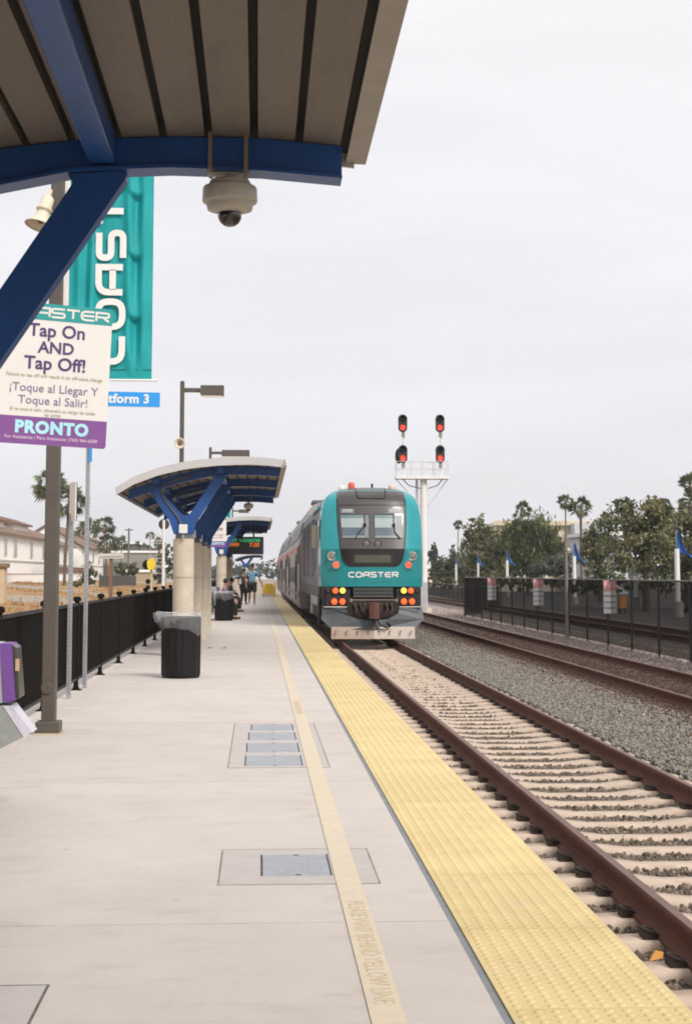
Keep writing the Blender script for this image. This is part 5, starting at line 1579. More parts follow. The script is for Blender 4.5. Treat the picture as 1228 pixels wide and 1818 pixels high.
tree('leafy_tree', 'leafy tree right of the thin grey steel post with white wall showing through', 'tree', 118, [(1066, 945, 26, 28), (1052, 988, 24, 22), (1084, 985, 36, 32), (1086, 918, 20, 17), (1044, 972, 16, 20), (1066, 1010, 40, 14), (1046, 955, 14, 14)], 2.0, .145, LG, group=GT, seed=3)
tree('leafy_tree', 'tallest olive green leafy tree, middle of those behind the mesh fence', 'tree', 88, [(1128, 917, 40, 30), (1160, 901, 24, 18), (1150, 950, 52, 40), (1118, 985, 44, 36), (1168, 1000, 42, 24), (1110, 900, 16, 14), (1172, 925, 26, 26)], 2.0, .145, LG, group=GT, seed=4)
tree('leafy_tree', 'leafy tree at the right picture edge behind the nearest blue pennant', 'tree', 90, [(1205, 942, 36, 36), (1226, 975, 45, 45), (1198, 1000, 35, 26), (1200, 915, 20, 16), (1245, 940, 30, 34), (1220, 1012, 40, 14)], 2.0, .145, LG, group=GT, seed=5)
tree('willow_tree', 'dense dark willow like tree with fine drooping leaves, centre of the right side', 'tree', 158, [(930, 945, 32, 20), (958, 950, 30, 25), (906, 972, 24, 28), (940, 982, 44, 30), (896, 976, 16, 24), (925, 935, 18, 14), (982, 966, 16, 24), (920, 1002, 32, 18), (962, 1002, 30, 18)], 2.2, .15, LW, droop=1.6, long=1.7, seed=6, group='willow trees')
tree('grey_bush', 'grey green rounded bush at the foot of the willow like tree', 'bush', 138, [(975, 1008, 28, 17), (1000, 1001, 22, 18), (955, 1012, 18, 12), (990, 1014, 26, 12)], 3.0, .15, LGR, trunk=False, seed=7)
tree('leafy_tree', 'light airy tree left of the willow like tree', 'tree', 181, [(846, 930, 12, 13), (858, 962, 20, 20), (836, 968, 18, 20), (848, 1000, 30, 20), (874, 988, 14, 20), (832, 946, 10, 12), (866, 944, 9, 9), (882, 965, 13, 18), (846, 950, 15, 15), (866, 985, 24, 22), (892, 972, 16, 27), (896, 1002, 18, 18)], 2.0, .21, LG, group=GT, seed=8)
tree('leafy_tree', 'dark tree nearest the signal mast on the right side', 'tree', 222, [(797, 1003, 18, 17), (783, 1012, 18, 16), (808, 987, 12, 13), (790, 1022, 26, 12), (818, 1008, 22, 22), (800, 1020, 30, 14)], 1.4, .26, [LG[2], LG[2], LG[1]], group=GT, seed=9)
tree('olive_bush', 'low olive brown bush behind the second farthest blue pennant', 'bush', 180, [(878, 1017, 28, 11), (900, 1020, 18, 9), (860, 1022, 20, 8)], 3.0, .18, [LG[3], LG[1]], trunk=False, seed=10)
tree('low_hedge', 'low dark hedge above the far fence near the signal mast', 'hedge', 200, [(780, 1033, 22, 8), (805, 1034, 22, 8), (830, 1030, 16, 10)], 2.0, .25, [LG[2], LG[3], LG[1]], trunk=False, seed=12)
tree('slim_tree', 'slim distant greyish tree just right of the signal mast', 'tree', 240, [(770, 978, 6, 10), (769, 992, 8, 12), (764, 985, 4, 5), (772, 1008, 9, 9)], .7, .28, LGR, seed=11, group='slim distant trees')

def palm(label, u, v, rpx, Y, group, zb=-.5, skirt=True, seed=1, tw=.16, tx=None):
    r = random.Random(seed)
    c = at(u, v, Y); R_ = rpx * 1.18 * Y / 2800; tw *= .5
    bx = c.x if tx is None else at(tx, v, Y).x
    t = thing('palm_tree', label, 'palm tree', (bx, Y, zb), group)
    g = MB(); pts = [Vector((bx + (c.x - bx) * (s ** 1.5), Y, zb + (c.z - zb) * s)) for s in [i / 8 for i in range(9)]]
    g.tube(pts, [tw * 1.25] + [tw] * 7 + [tw * .85], 8); g.build('trunk', mat('palm_bark', (.13, .10, .075), .9, var=.3, vs=5), t)
    m = MB()
    for k in range(46):
        a = r.random() * 6.28; el = r.uniform(-.75, 1.35)
        d = Vector((math.cos(a) * math.cos(el), math.sin(a) * math.cos(el), math.sin(el)))
        L_ = R_ * r.uniform(.42, .68)
        tip = c + d * L_ + Vector((0, 0, -.08 * L_))
        sd_ = d.orthogonal().normalized(); sd_ = (sd_ * math.cos(r.random() * 6) + d.cross(sd_) * math.sin(r.random() * 6)).normalized()
        nf = 9
        mi = 0 if r.random() < .6 else 1
        w_ = L_ * .02 + .01
        m.add([c - sd_ * w_, c + sd_ * w_, tip + sd_ * w_ * .6, tip - sd_ * w_ * .6], [(0, 1, 2, 3)], mi)
        for j in range(nf):
            b = R(-80 + 160 * j / (nf - 1))
            dd = (d * math.cos(b) + sd_ * math.sin(b)).normalized()
            ll = R_ * .52 * (1 - .3 * abs(b)) * r.uniform(.8, 1.15)
            e = tip + dd * ll + Vector((0, 0, -.16 * ll))
            n2 = dd.cross(d.cross(sd_)).normalized() * ll * .10
            mid = tip + dd * ll * .5
            m.add([tip, mid + n2, e, mid - n2], [(0, 1, 2, 3)], mi)
    m.build('crown', [mat('palm_leaf', (.14, .155, .075), .6, island=.35, leaf=.35), mat('palm_leaf_dark', (.075, .09, .045), .6, island=.35, leaf=.35)], t)
    if skirt:
        s_ = MB()
        for k in range(60):
            a = r.random() * 6.28; rr = R_ * r.uniform(.12, .42)
            p0 = c + Vector((0, 0, -.05 * R_))
            e = c + Vector((math.cos(a) * rr, math.sin(a) * rr, -R_ * r.uniform(.35, .9)))
            n2 = Vector((-math.sin(a), math.cos(a), 0)) * R_ * .06
            s_.add([p0, (p0 + e) / 2 + n2, e, (p0 + e) / 2 - n2], [(0, 1, 2, 3)])
        s_.build('dead_frond_skirt', mat('dead_frond', (.17, .115, .07), .9, island=.4), t)
GP = 'palm trees against the sky'
palm('slender palm with small crown above the pale building on the right', 1003, 892, 15, 170, GP, seed=2)
palm('bushy full palm just right of the slender palm above the pale building', 1030, 902, 22, 150, GP, seed=3, tw=.25)
palm('palm whose crown peeks over the willow like tree', 926, 906, 16, 165, GP, seed=4)
palm('tiny thin palm left of the light airy tree', 813, 932, 9, 170, GP, seed=5, tw=.10, tx=811)
palm('tall palm at the top of the right picture edge', 1224, 860, 20, 120, GP, seed=6)
palm('lower palm at the right picture edge under the tall palm', 1222, 893, 20, 116, GP, seed=7)
palm('small palm crown peeking over the tallest olive green tree', 1179, 896, 12, 130, GP, seed=8, skirt=False)
palm('upper of the two big palms behind the brown lamp post', 88, 862, 30, 140, GP, zb=.4, seed=12, tw=.25, tx=95)
palm('lower of the two big palms, right of the brown lamp post', 124, 891, 31, 138, GP, zb=.4, seed=13, tw=.26, tx=117)
palm('palm with dark crown behind the taller perforated post', 158, 940, 21, 225, GP, zb=.4, seed=14, skirt=False)
palm('palm on thin trunk right of the taller perforated post', 186, 933, 17, 235, GP, zb=.4, seed=15)
palm('bushy low palm above the end of the white houses', 190, 965, 19, 236, GP, zb=.4, seed=16, skirt=False, tw=.3)
palm('small feathery palm left of the utility pole', 216, 966, 15, 250, GP, zb=.4, seed=17, skirt=False)
palm('tiny far palm between utility pole and white crossing mast', 267, 952, 8, 265, GP, zb=.4, seed=18, skirt=False, tw=.12)
palm('far palm with a leafy trunk beside the white crossing mast', 283, 963, 10, 258, GP, zb=.4, seed=19, tw=.4)
GB = 'green bushes on the left side'
tree('green_bush', 'rounded green bush in front of the white garden wall', 'bush', 140, [(161, 1020, 14, 16), (158, 1030, 14, 8)], 3.0, .14, [LG[1], LG[2]], zb=.4, trunk=False, group=GB, seed=20)
tree('green_bush', 'low small green bush at the foot of the white garden wall', 'bush', 132, [(136, 1036, 10, 6)], 4.0, .12, [LG[1], LG[3]], zb=.4, trunk=False, group=GB, seed=21)
tree('green_bush', 'dark bushy shrub in front of the grey beige block building', 'bush', 175, [(212, 1010, 9, 9), (226, 1011, 13, 11), (238, 1013, 7, 8)], 2.0, .18, [LG[2], LG[1]], zb=.4, trunk=False, group=GB, seed=22)
tree('green_bush', 'tall dark greenery behind the white crossing mast', 'bush', 200, [(299, 985, 9, 20), (284, 1000, 6, 22), (302, 1010, 8, 20), (283, 1025, 8, 14)], 1.4, .22, [LG[2], LG[1], LG[2]], zb=.4, trunk=False, group=GB, seed=23)
tree('green_bush', 'band of dark treetops behind the white houses and the block building', 'bush', 290, [(205, 975, 10, 8), (222, 978, 14, 9), (248, 972, 16, 8), (265, 976, 14, 8), (283, 974, 10, 10), (196, 982, 10, 8)], .8, .30, [LG[2], LG[1]], zb=.4, trunk=False, group=GB, seed=24)

tree('low_hedge', 'dark shrub bank seen through the mesh fence under the leafy trees', 'hedge', 96, [(1030, 1040, 40, 14), (1090, 1040, 45, 14), (1150, 1042, 45, 15), (1215, 1042, 40, 14), (1075, 1030, 40, 12), (1180, 1030, 40, 12)], 1.5, .22, [LG[2], LG[2], LG[1]], trunk=False, seed=40)
tree('low_hedge', 'dark shrub bank seen through the mesh fence under the willow like tree', 'hedge', 140, [(850, 1036, 34, 10), (900, 1036, 36, 11), (950, 1034, 40, 11), (1000, 1034, 30, 11)], 1.2, .25, [LG[2], LG[2], LG[3]], trunk=False, seed=41)
# far wood closing the horizon
def far_wood():
    r = random.Random(31); m = MB()
    for k in range(520):
        x = r.uniform(-260, 400); y = r.uniform(430, 520)
        hgt = r.uniform(2.5, 6.2) + (2.0 if -12 < x < 14 else 0) * r.random()
        rx = r.uniform(3, 8)
        for q in range(46):
            d = Vector((r.gauss(0, 1), r.gauss(0, 1), r.gauss(0, 1))).normalized() * r.random() ** .4
            add_leaf(m, (x + d.x * rx, y + d.y * rx * .5, -.5 + hgt * .55 + d.z * hgt * .5), r.uniform(.5, 1.1), r, r.randrange(2))
    tag(m.build('far_wood', [mat('far_leaf', (.06, .075, .045), .7, island=.3), mat('far_leaf_dark', (.04, .052, .035), .7, island=.3)]), kind='stuff')
far_wood()

# ------------------------------------------------------------------ buildings
STUC = mat('white_stucco', (.86, .835, .79), .9, var=.03, vs=.6)
ROOFB = mat('brown_tile_roof', (.20, .13, .098), .9, var=.25, vs=3, bump=.6, bs=8)
WINF = mat('window_trim', (.52, .47, .42), .7)
WING = mat('curtained_window', (.30, .285, .27), .2, var=.2)
def house(label, x, y0, y1, zb, ze, zr, wins, dormers=(), depth=10.0):
    t = thing('white_house', label, 'house', (x, (y0 + y1) / 2, zb), 'white houses with brown roofs on the left')
    MB().box((x - depth, y0, zb - .5), (x, y1, ze)).build('wall', STUC, t)
    m = MB(); m.prism([(x + .5, ze - .12), (x + .5, ze + .08), (x - depth / 2, zr + .15), (x - depth - .5, ze + .08), (x - depth - .5, ze - .12), (x - depth / 2, zr - .1)], y0 - .5, y1 + .5)
    rf = m.build('roof', ROOFB, t); KIDS.setdefault(rf, [])
    for ya in (y0 + .02, y1 - .22):
        MB().prism([(x - .02, ze), (x - depth / 2, zr - .12), (x - depth + .02, ze)], ya, ya + .2).build('gable', STUC, t)
    MB().box((x, y0, zb + (ze - zb) * .46), (x + .10, y1, zb + (ze - zb) * .46 + .14)).build('band_course', WINF, t)
    for (yw, zw, w_, h_) in wins:
        f = MB(); f.box((x, yw - w_ / 2 - .12, zw - .12), (x + .08, yw + w_ / 2 + .12, zw + h_ + .12)); wq = f.build('window', WINF, t); KIDS.setdefault(wq, [])
        f = MB(); f.box((x + .06, yw - w_ / 2, zw), (x + .095, yw - .04, zw + h_)); f.box((x + .06, yw + .04, zw), (x + .095, yw + w_ / 2, zw + h_)); q = f.build('pane', WING, t); q.parent = wq; KIDS[t].remove(q); KIDS[wq].append(q)
    for (ya, yb) in dormers:
        xd = x - 1.0; zd = ze + .35
        MB().box((xd - 3, ya, zd - .5), (xd, yb, zd + 1.1)).build('dormer', STUC, t)
        MB().prism([(xd + .45, zd + 1.02), (xd + .45, zd + 1.2), (xd - 1.6, zd + 1.9), (xd - 3.4, zd + 1.5), (xd - 3.4, zd + 1.2)], ya - .5, yb + .5).build('dormer_roof', ROOFB, t)
house('largest white two storey house with two dormers at the left picture edge', -26, 128, 197, .40, 5.6, 8.1, [(150, 3.55, 1.4, 1.5), (164.5, 3.5, 1.3, 1.5), (171, 3.4, 1.9, 1.6), (183, 3.4, 1.7, 1.6), (193, 3.4, 1.4, 1.5)], [(160.5, 169.5), (177, 187.5)])
house('narrow white house between the big dormered house and the last white house', -26.3, 202, 226, .40, 5.2, 7.3, [(207, 3.2, 1.6, 1.5), (216, 3.2, 1.6, 1.5), (222, 3.2, 1.3, 1.5)])
house('last white house of the row with a dark brown roof near the block building', -25.6, 231, 276, .40, 5.3, 8.6, [(238, 3.2, 1.6, 1.4), (247, 3.2, 1.6, 1.4), (256, 3.2, 1.6, 1.4), (267, 3.2, 1.6, 1.4)], [(250, 258), (263, 270)])
t = thing('garden_wall', 'low white garden wall in front of the white houses', 'wall', (-23.2, 165, .3))
MB().box((-23.4, 120, -.2), (-23.1, 212, 1.45)).build('wall', STUC, t)
MB().box((-23.45, 120, 1.45), (-23.05, 212, 1.55)).build('coping', WINF, t)
t = thing('wooden_fence', 'brown wooden fence above the white garden wall', 'fence', (-24, 185, .3))
m = MB(); y = 184.0
while y < 220:
    m.box((-24.05, y, .3), (-23.95, y + .9, 2.35)); y += .95
m.build('boards', mat('brown_boards', (.19, .095, .055), .85, var=.25, vs=1.5), t)
t = thing('dark_yard_fence', 'dark grey yard fence below the dark bushy shrub', 'fence', (-14, 150, .2))
a, b = at(176, 1034, 150), at(242, 1034, 162)
m = MB(); n = 24
for k in range(n):
    q = a.lerp(b, k / n); e = a.lerp(b, (k + .92) / n)
    m.add([(q.x, q.y, -.1), (e.x, e.y, -.1), (e.x, e.y, 1.28), (q.x, q.y, 1.28), (q.x, q.y + .08, -.1), (e.x, e.y + .08, -.1), (e.x, e.y + .08, 1.28), (q.x, q.y + .08, 1.28)], [(0, 1, 2, 3), (7, 6, 5, 4), (3, 2, 6, 7), (0, 3, 7, 4), (1, 5, 6, 2)])
m.build('boards', mat('dark_grey_boards', (.06, .055, .055), .8, var=.2), t)
def block(label, x0, x1, y, zb, zt, m_, extras=()):
    t = thing('block_building', label, 'building', ((x0 + x1) / 2, y, zb), 'flat roofed buildings in the background')
    MB().box((x0, y, zb - .5), (x1, y + 12, zt)).build('wall', m_, t)
    MB().box((x0 - .25, y - .25, zt), (x1 + .25, y + 12.2, zt + .35)).build('parapet', STUC, t)
    for (nm, a, b, mm) in extras:
        MB().box(a, b).build(nm, mm, t)
    return t
GREY = mat('grey_beige_render', (.27, .255, .225), .9, var=.08, vs=.5)
block('grey beige block building behind the dark bushy shrub', -24.0, -15.7, 262, .4, 4.95, GREY, [('roof_plant', (-19.6, 264, 5.3), (-18.6, 266, 6.0), mat('dark_plant', (.08, .08, .08), .7)), ('roof_plant', (-21.2, 264, 5.3), (-20.2, 266, 6.1), mat('dark_plant', (.08, .08, .08), .7)), ('shopfront_glass', (-24.0, 261.9, .6), (-21.5, 261.99, 3.4), mat('dull_glass', (.13, .14, .13), .3))])
block('dark blue grey tower block with a white sign band above the block building', -24.6, -22.2, 290, .4, 6.9, mat('blue_grey_render', (.055, .07, .095), .8), [('sign_band', (-24.3, 289.8, 5.2), (-22.5, 289.95, 6.2), mat('pale_band', (.42, .44, .45), .6))])
block('small tan box building under the block building', -19.3, -16.2, 235, .2, 1.75, mat('tan_render', (.40, .30, .20), .9))
block('low white building far right of the crossing mast', -15.4, -11.5, 262, .4, 2.5, mat('pale_render', (.42, .42, .40), .9))
BEI = mat('beige_render', (.74, .64, .50), .9, var=.06, vs=.5)
t = block('pale beige flat roofed building behind the willow like tree', 28.2, 38.9, 186, -.5, 7.25, BEI, [('cornice', (27.7, 185.4, 7.2), (39.2, 185.7, 7.75), mat('pale_cornice', (.62, .52, .38), .8)), ('white_wing', (36.8, 183.0, -.5), (38.7, 185.3, 7.4), mat('white_wing', (.55, .56, .58), .8)), ('window', (30.5, 185.9, 5.0), (32.5, 185.99, 6.3), WING), ('window', (33.5, 185.9, 5.0), (35.5, 185.99, 6.3), WING)])
block('sloping white sided building behind the leafy trees on the right', 34.0, 37.6, 160, -.5, 5.4, mat('white_wing', (.55, .56, .58), .8), [('window', (34.6, 159.9, 3.0), (36.9, 159.99, 4.2), WING)])
block('low beige building far behind the signal mast', 27.6, 31.0, 270, -.5, 2.4, BEI)

# ------------------------------------------------------------------ left side street things
t = thing('gate_pillar', 'cream stone gate pillar at the left picture edge', 'pillar', (-11.3, 70, 0))
MB().box((-11.75, 69.6, -.1), (-11.02, 70.4, 1.75)).build('shaft', mat('cream_pillar', (.55, .42, .28), .9, var=.1), t, bevel=.02)
MB().box((-11.85, 69.5, 1.75), (-10.92, 70.5, 1.95)).build('cap', mat('pillar_cap', (.22, .15, .10), .9), t, bevel=.03)
c = at(197, 1020, 60)
t = thing('wooden_sign', 'white board on a brown wooden post in the dry grass', 'sign', (c.x, 60, -.2))
MB().box((c.x - .065, 59.94, -.3), (c.x + .065, 60.06, 2.05)).build('post', mat('brown_post', (.19, .105, .065), .85, var=.2), t)
M = Matrix.Translation((c.x, 59.9, 2.15)) @ Matrix.Rotation(R(-2), 4, 'Y')
MB().cbox((0, 0, 0), (.95, .05, .20), M=M).build('board', mat('weathered_white_board', (.56, .52, .47), .7, var=.12, vs=9), t)
MB().cbox((0, -.03, -.02), (.80, .012, .05), M=M).build('board_stripe', mat('faded_lettering', (.38, .34, .31), .8, var=.3, vs=20), t)
c = at(229, 960, 205)
t = thing('utility_pole', 'thin grey utility pole with a short crossbar at the top', 'utility pole', (c.x, 205, .4))
MB().cyl((c.x, 205, .2), (c.x, 205, 7.35), .16, .12, 8).build('pole', mat('grey_wood', (.16, .145, .135), .9), t)
MB().box((c.x - .55, 204.9, 7.05), (c.x + .55, 205.1, 7.2)).build('crossbar', mat('grey_wood', (.16, .145, .135), .9), t)
c = at(290.5, 980, 76)
x = c.x
t = thing('crossing_mast', 'white crossing mast with a dark round target and thin lattice rungs', 'railway signal', (x, 76, -.2))
MB().cyl((x, 76, -.3), (x, 76, 4.05), .075, .065, 12).build('post', WHITE, t)
m = MB(); m.cyl((x, 76.1, 3.85), (x, 76.16, 3.85), .26, .26, 24); m.build('round_target', mat('target_dark', (.05, .045, .045), .6), t)
m = MB()
for k in range(6):
    z = 1.5 + k * .36
    m.cyl((x - .62, 76, z), (x, 76, z), .014, n=6)
m.cyl((x - .62, 76, 1.4), (x - .62, 76, 3.5), .014, n=6); m.cyl((x - .35, 76, 1.4), (x - .35, 76, 3.4), .012, n=6)
m.build('lattice_rungs', mat('thin_white_rail', (.62, .55, .54), .5), t)
m = MB(); m.cyl((x - .55, 76, 1.78), (x - .05, 76, 1.80), .025, n=8); m.build('arm', GALV, t)
c = at(269, 1005, 70)
x = c.x
t = thing('yellow_signal', 'yellow covered crossing signal on a short pale post', 'railway signal', (x, 70, -.2))
MB().cyl((x, 70, -.3), (x, 70, 1.7), .06, .06, 10).build('post', mat('pale_yellow_post', (.55, .47, .28), .6), t)
m = MB(); m.prism([(x - .10, 1.66), (x + .10, 1.66), (x + .17, 1.78), (x + .18, 2.02), (x + .10, 2.15), (x - .12, 2.13), (x - .18, 2.0), (x - .16, 1.78)], 69.75, 70.05); m.build('yellow_cover', mat('yellow_bag', (.80, .58, .03), .5, var=.08, vs=8), t)
m = MB(); m.cyl((x - .18, 70.02, 1.88), (x - .18, 70.1, 1.88), .22, n=16); m.build('dark_disc', BLACK, t)
for k in range(3):
    m = MB(); m.cyl((x - .14, 69.95, 1.15 - k * .26), (x - .14, 70.05, 1.15 - k * .26), .11, n=12); m.build('dark_lamp', BLACK, t)

# ------------------------------------------------------------------ yellow lift at the platform end
YEL = mat('yellow_steel', (.66, .42, .03), .5, var=.12, vs=5)
t = thing('wheelchair_lift', 'yellow folded wheelchair lift standing at the platform edge', 'wheelchair lift', (.65, 103, 0))
MB().box((.22, 102.6, .08), (1.12, 103.6, .16)).build('base', mat('pinkish_base', (.45, .33, .25), .7), t)
for x in (.27, 1.07):
    m = MB(); m.box((x - .03, 102.65, .16), (x + .03, 102.72, .95)); m.box((x - .03, 103.5, .16), (x + .03, 103.57, .95)); m.box((x - .03, 102.65, .9), (x + .03, 103.57, .95)); m.box((x - .015, 102.7, .2), (x + .015, 103.5, .62)); m.build('side_frame', YEL, t)
m = MB(); m.box((.32, 102.66, .20), (1.02, 102.70, .72)); m.build('ramp_plate', YEL, t)
m = MB(); m.prism([(102.9, .2), (103.4, .2), (103.3, .85), (103.0, .85)], .4, .95, plane='yz'); m.build('pump_box', YEL, t)
for x in (.35, 1.0):
    for y in (102.75, 103.45):
        m = MB(); m.cyl((x - .03, y, .07), (x + .03, y, .07), .07, n=12); m.build('castor', BLACK, t)

# ------------------------------------------------------------------ benches
def bench(label, y):
    t = thing('bench', label, 'bench', (-1.25, y, 0), 'dark metal benches between the columns')
    m = MB()
    for k in range(5):
        m.box((-1.42 + k * .09, y - .8, .44), (-1.35 + k * .09, y + .8, .47))
    m.build('seat', BLACK, t)
    m = MB()
    for k in range(4):
        m.box((-1.46 - k * .02, y - .8, .55 + k * .09), (-1.43 - k * .02, y + .8, .61 + k * .09))
    m.build('backrest', BLACK, t)
    for yy in (y - .65, y + .65):
        for xx in (-1.38, -1.03):
            MB().box((xx - .025, yy - .025, 0), (xx + .025, yy + .025, .44)).build('leg', BLACK, t)
        MB().box((-1.47, yy - .025, .40), (-1.43, yy + .025, .95)).build('back_support', BLACK, t)
bench('dark metal bench under the seated person beside the farther rubbish bin', 52.0)
bench('dark metal bench under the second seated person further down the platform', 62.2)

# ------------------------------------------------------------------ people
def skin(name, verts, edges, m_, parent, loc, rz, sub=2):
    me = bpy.data.meshes.new(name)
    M = Matrix.Rotation(rz, 4, 'Z')
    me.from_pydata([tuple(M @ Vector(v[:3])) for v in verts], edges, [])
    o = bpy.data.objects.new(name, me); col.objects.link(o)
    md = o.modifiers.new('skin', 'SKIN'); md.use_smooth_shade = True; md.branch_smoothing = .6
    for i, v in enumerate(verts):
        sv_ = me.skin_vertices[0].data[i]
        rr = v[3] if len(v) == 4 else (v[3], v[4])
        sv_.radius = rr if isinstance(rr, tuple) else (rr, rr)
        sv_.use_root = (i == 0)
    sb = o.modifiers.new('sub', 'SUBSURF'); sb.levels = sub; sb.render_levels = sub
    me.materials.append(m_)
    o.parent = parent
    KIDS.setdefault(parent, []).append(o); ORG[o] = ORG[parent]
    return o
SKIN1 = mat('skin_tan', (.26, .13, .08), .6, var=.05)
SKIN2 = mat('skin_light', (.40, .22, .15), .6, var=.05)
HAIR = mat('dark_hair', (.02, .014, .01), .7)
def person(label, loc, rz, J, skinm, clothes, hairm=HAIR, group='people on the platform'):
    # J: joints (x, y, z); the figure faces -y before turning by rz
    t = thing('person', label, 'person', loc, group)
    V, E = [], []
    def add(p, r, q=None):
        V.append((*p, r) if not isinstance(r, tuple) else (*p, *r)); i = len(V) - 1
        if q is not None:
            E.append((q, i))
        return i
    L = lambda a, b, s_: tuple(a[k] + (b[k] - a[k]) * s_ for k in range(3))
    pel = add(J['pelvis'], (.135, .10)); wa = add(L(J['pelvis'], J['chest'], .45), (.125, .09), pel); chv = add(J['chest'], (.145, .10), wa)
    ne = add(L(J['chest'], J['neck'], .95), .052, chv); hb = add(L(J['neck'], J['head'], .45), .062, ne)
    hd = add(J['head'], (.076, .092), hb); ht = add(L(J['neck'], J['head'], 1.55), (.062, .075), hd)
    for s_ in ('l', 'r'):
        sh, el, wr = J['sh_' + s_], J['el_' + s_], J['wr_' + s_]
        a = add(sh, .055, chv); b = add(L(sh, el, .5), .047, a); c_ = add(el, .040, b); d = add(L(el, wr, .35), .040, c_); e = add(wr, .026, d)
        dirv = (Vector(wr) - Vector(el)).normalized(); side = dirv.orthogonal().normalized()
        pm = add(tuple(Vector(wr) + dirv * .05), (.034, .018), e); pk = add(tuple(Vector(wr) + dirv * .09), (.036, .016), pm)
        f2 = dirv.cross(side)
        for fi, (off, ln) in enumerate(((-.030, .060), (-.010, .072), (.010, .068), (.030, .052))):
            b0 = Vector(wr) + dirv * .10 + side * off
            k1 = add(tuple(b0), .0095, pk); k2 = add(tuple(b0 + dirv * ln * .6 + f2 * .010), .0085, k1); add(tuple(b0 + dirv * ln + f2 * .026), .007, k2)
        th = add(tuple(Vector(wr) + dirv * .045 + side * -.045 + f2 * .01), .0105, pm); add(tuple(Vector(wr) + dirv * .085 + side * -.058 + f2 * .024), .0085, th)
        hp_, kn, an, to = J['hip_' + s_], J['kn_' + s_], J['an_' + s_], J['to_' + s_]
        a = add(hp_, .088, pel); b = add(L(hp_, kn, .5), .078, a); c_ = add(kn, .056, b); d = add(L(kn, an, .3), .055, c_); e = add(an, .036, d); add(to, .034, e)
    skin('body', V, E, skinm, t, loc, rz)
    hd_ = Vector(J['head'])
    Mz = Matrix.Rotation(rz, 4, 'Z')
    fc = MB()
    for sx in (-1, 1):
        fc.ball(tuple(Vector(loc) + Mz @ (hd_ + Vector((sx * .032, -.088, .01)))), .011, n=6)
    fc.build('eyes', BLACK, t)
    fc = MB(); p = Vector(loc) + Mz @ (hd_ + Vector((0, -.1, -.02))); fc.ball(tuple(p), .017, n=6, sc=(.8, 1.2, 1.5)); fc.build('nose', skinm, t)
    hr = MB(); p = Vector(loc) + Mz @ (hd_ + Vector((0, .016, .045))); hr.ball(tuple(p), .098, n=12, sc=(.92, 1.05, .95)); hr.build('hair', hairm, t)
    for nm, vv, ee, mm in clothes(J, L):
        skin(nm, vv, ee, mm, t, loc, rz)
    return t
def shirt(J, L, m_, sleeve=.6, r=.02, name='shirt'):
    v = [(*J['pelvis'], .150 + r * .4, .115 + r * .4), (*L(J['pelvis'], J['chest'], .45), .145 + r * .4, .112 + r * .4), (*J['chest'], .165, .122), (*L(J['chest'], J['neck'], .72), .075)]
    e = [(0, 1), (1, 2), (2, 3)]
    for s_ in 'lr':
        i = len(v); v.append((*J['sh_' + s_], .078)); e.append((2, i)); v.append((*L(J['sh_' + s_], J['el_' + s_], min(1, sleeve * 1.0)), .068)); e.append((i, i + 1))
        if sleeve > .9:
            v.append((*J['wr_' + s_], .042)); e.append((i + 1, i + 2))
    return (name, v, e, m_)
def legs(J, L, m_, length=1.0, name='trousers', r=.0):
    v = [(*J['pelvis'], .155, .125)]; e = []
    for s_ in 'lr':
        i = len(v); v.append((*J['hip_' + s_], .105 + r)); e.append((0, i)); v.append((*L(J['hip_' + s_], J['kn_' + s_], .55), .098 + r)); e.append((i, i + 1))
        v.append((*L(J['hip_' + s_], J['kn_' + s_], .95), .082 + r)); e.append((i + 1, i + 2))
        if length > .6:
            v.append((*L(J['kn_' + s_], J['an_' + s_], .5), .070)); e.append((i + 2, i + 3)); v.append((*L(J['kn_' + s_], J['an_' + s_], .95), .056)); e.append((i + 3, i + 4))
    return (name, v, e, m_)
def shoes(J, L, m_):
    out_ = []
    for s_ in 'lr':
        a, b = Vector(J['an_' + s_]), Vector(J['to_' + s_])
        h = a + (a - b).normalized() * .03
        out_.append(('shoe', [(h.x, h.y, h.z - .035, .046), (*((a + b) / 2 + Vector((0, 0, -.02))), .046), (b.x, b.y, b.z, .042)], [(0, 1), (1, 2)], m_))
    return out_
JW = dict(pelvis=(0, 0, .95), chest=(0, -.02, 1.30), neck=(0, -.02, 1.47), head=(.01, -.05, 1.62),
          sh_l=(.20, -.02, 1.40), el_l=(.30, .04, 1.14), wr_l=(.39, -.06, .92), sh_r=(-.20, -.02, 1.40), el_r=(-.27, .06, 1.13), wr_r=(-.25, -.06, .88),
          hip_l=(.095, 0, .90), kn_l=(.10, -.14, .50), an_l=(.10, -.10, .085), to_l=(.11, -.26, .045), hip_r=(-.095, 0, .90), kn_r=(-.10, .04, .50), an_r=(-.12, .36, .20), to_r=(-.13, .26, .08))
walker = person('person walking towards the camera in a blue shirt and dark shorts', (-.30, 75, 0), 0, JW, SKIN1,
       lambda J, L: [shirt(J, L, mat('blue_shirt', (.12, .26, .40), .8, var=.1), .62), legs(J, L, mat('dark_shorts', (.012, .012, .016), .8), .5, 'shorts', .015)] + shoes(J, L, WHITE))
walker.scale = (1.12, 1.12, 1.12)
JS = dict(pelvis=(0, .02, .54), chest=(0, -.04, .90), neck=(0, -.07, 1.07), head=(0, -.12, 1.21),
          sh_l=(.19, -.05, 1.0), el_l=(.24, -.14, .75), wr_l=(.13, -.36, .66), sh_r=(-.19, -.05, 1.0), el_r=(-.24, -.14, .75), wr_r=(-.10, -.38, .66),
          hip_l=(.09, 0, .53), kn_l=(.11, -.42, .56), an_l=(.10, -.44, .09), to_l=(.11, -.60, .045), hip_r=(-.09, 0, .53), kn_r=(-.11, -.42, .56), an_r=(-.12, -.36, .09), to_r=(-.13, -.52, .045))
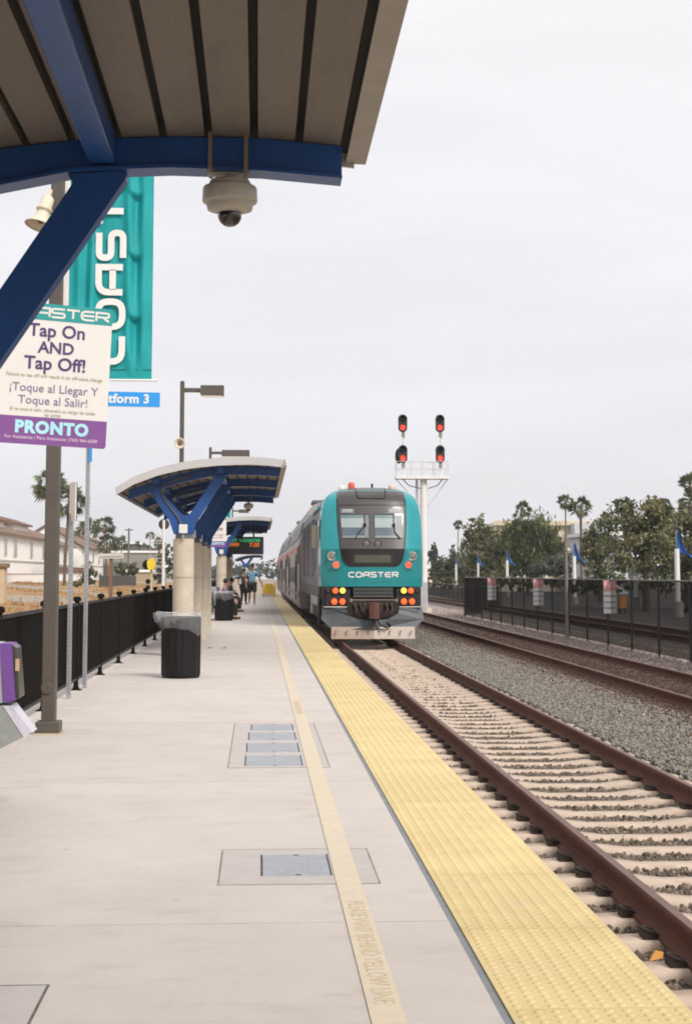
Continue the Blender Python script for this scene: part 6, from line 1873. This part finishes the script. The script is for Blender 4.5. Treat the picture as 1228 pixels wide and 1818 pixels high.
person('seated person in a purple top and dark trousers beside the farther rubbish bin', (-1.17, 52.05, 0), R(90), JS, SKIN2,
       lambda J, L: [shirt(J, L, mat('purple_top', (.16, .10, .20), .8, var=.1), .95), legs(J, L, mat('dark_trousers', (.014, .012, .013), .8), 1)] + shoes(J, L, BLACK))
person('second seated person with dark hair and dark clothes further down the platform', (-1.15, 62.2, 0), R(90), JS, SKIN2,
       lambda J, L: [shirt(J, L, mat('dark_top', (.03, .025, .03), .8), .95), legs(J, L, mat('dark_trousers', (.014, .012, .013), .8), 1)] + shoes(J, L, BLACK))
JT = dict(JW); JT.update(an_r=(-.12, .02, .085), to_r=(-.14, -.14, .045), kn_r=(-.10, -.03, .50), kn_l=(.10, -.03, .50), an_l=(.12, .02, .085), to_l=(.14, -.14, .045), wr_l=(.24, -.08, .88), el_l=(.27, .04, 1.13))
person('standing person in dark clothes with a dark bag behind the walking person', (-.72, 77.5, 0), R(25), JT, SKIN1,
       lambda J, L: [shirt(J, L, mat('charcoal_shirt', (.05, .05, .055), .8, var=.1), .62), legs(J, L, mat('dark_trousers', (.014, .012, .013), .8), 1)] + shoes(J, L, BLACK))
t = thing('shoulder_bag', 'black shoulder bag held beside the standing person in dark clothes', 'bag', (-.62, 77.2, .6))
MB().box((-.80, 77.1, .55), (-.42, 77.3, 1.12)).build('bag_body', BLACK, t, bevel=.05)
MB().tube([(-.78, 77.2, 1.1), (-.72, 77.3, 1.38), (-.55, 77.32, 1.40), (-.46, 77.2, 1.1)], .015, 6).build('strap', BLACK, t)

# ------------------------------------------------------------------ haze
hm = bpy.data.materials.new('haze_air'); hm.use_nodes = True
hn = hm.node_tree
for n in list(hn.nodes):
    if n.type == 'BSDF_PRINCIPLED':
        hn.nodes.remove(n)
pv_ = hn.nodes.new('ShaderNodeVolumePrincipled'); pv_.inputs['Density'].default_value = .00025; pv_.inputs['Color'].default_value = (.90, .92, .96, 1); pv_.inputs['Anisotropy'].default_value = .2
hn.links.new(pv_.outputs[0], [n for n in hn.nodes if n.type == 'OUTPUT_MATERIAL'][0].inputs['Volume'])
tag(MB().box((-580, -75, -3.0), (580, 660, 28)).build('haze', hm), kind='stuff')
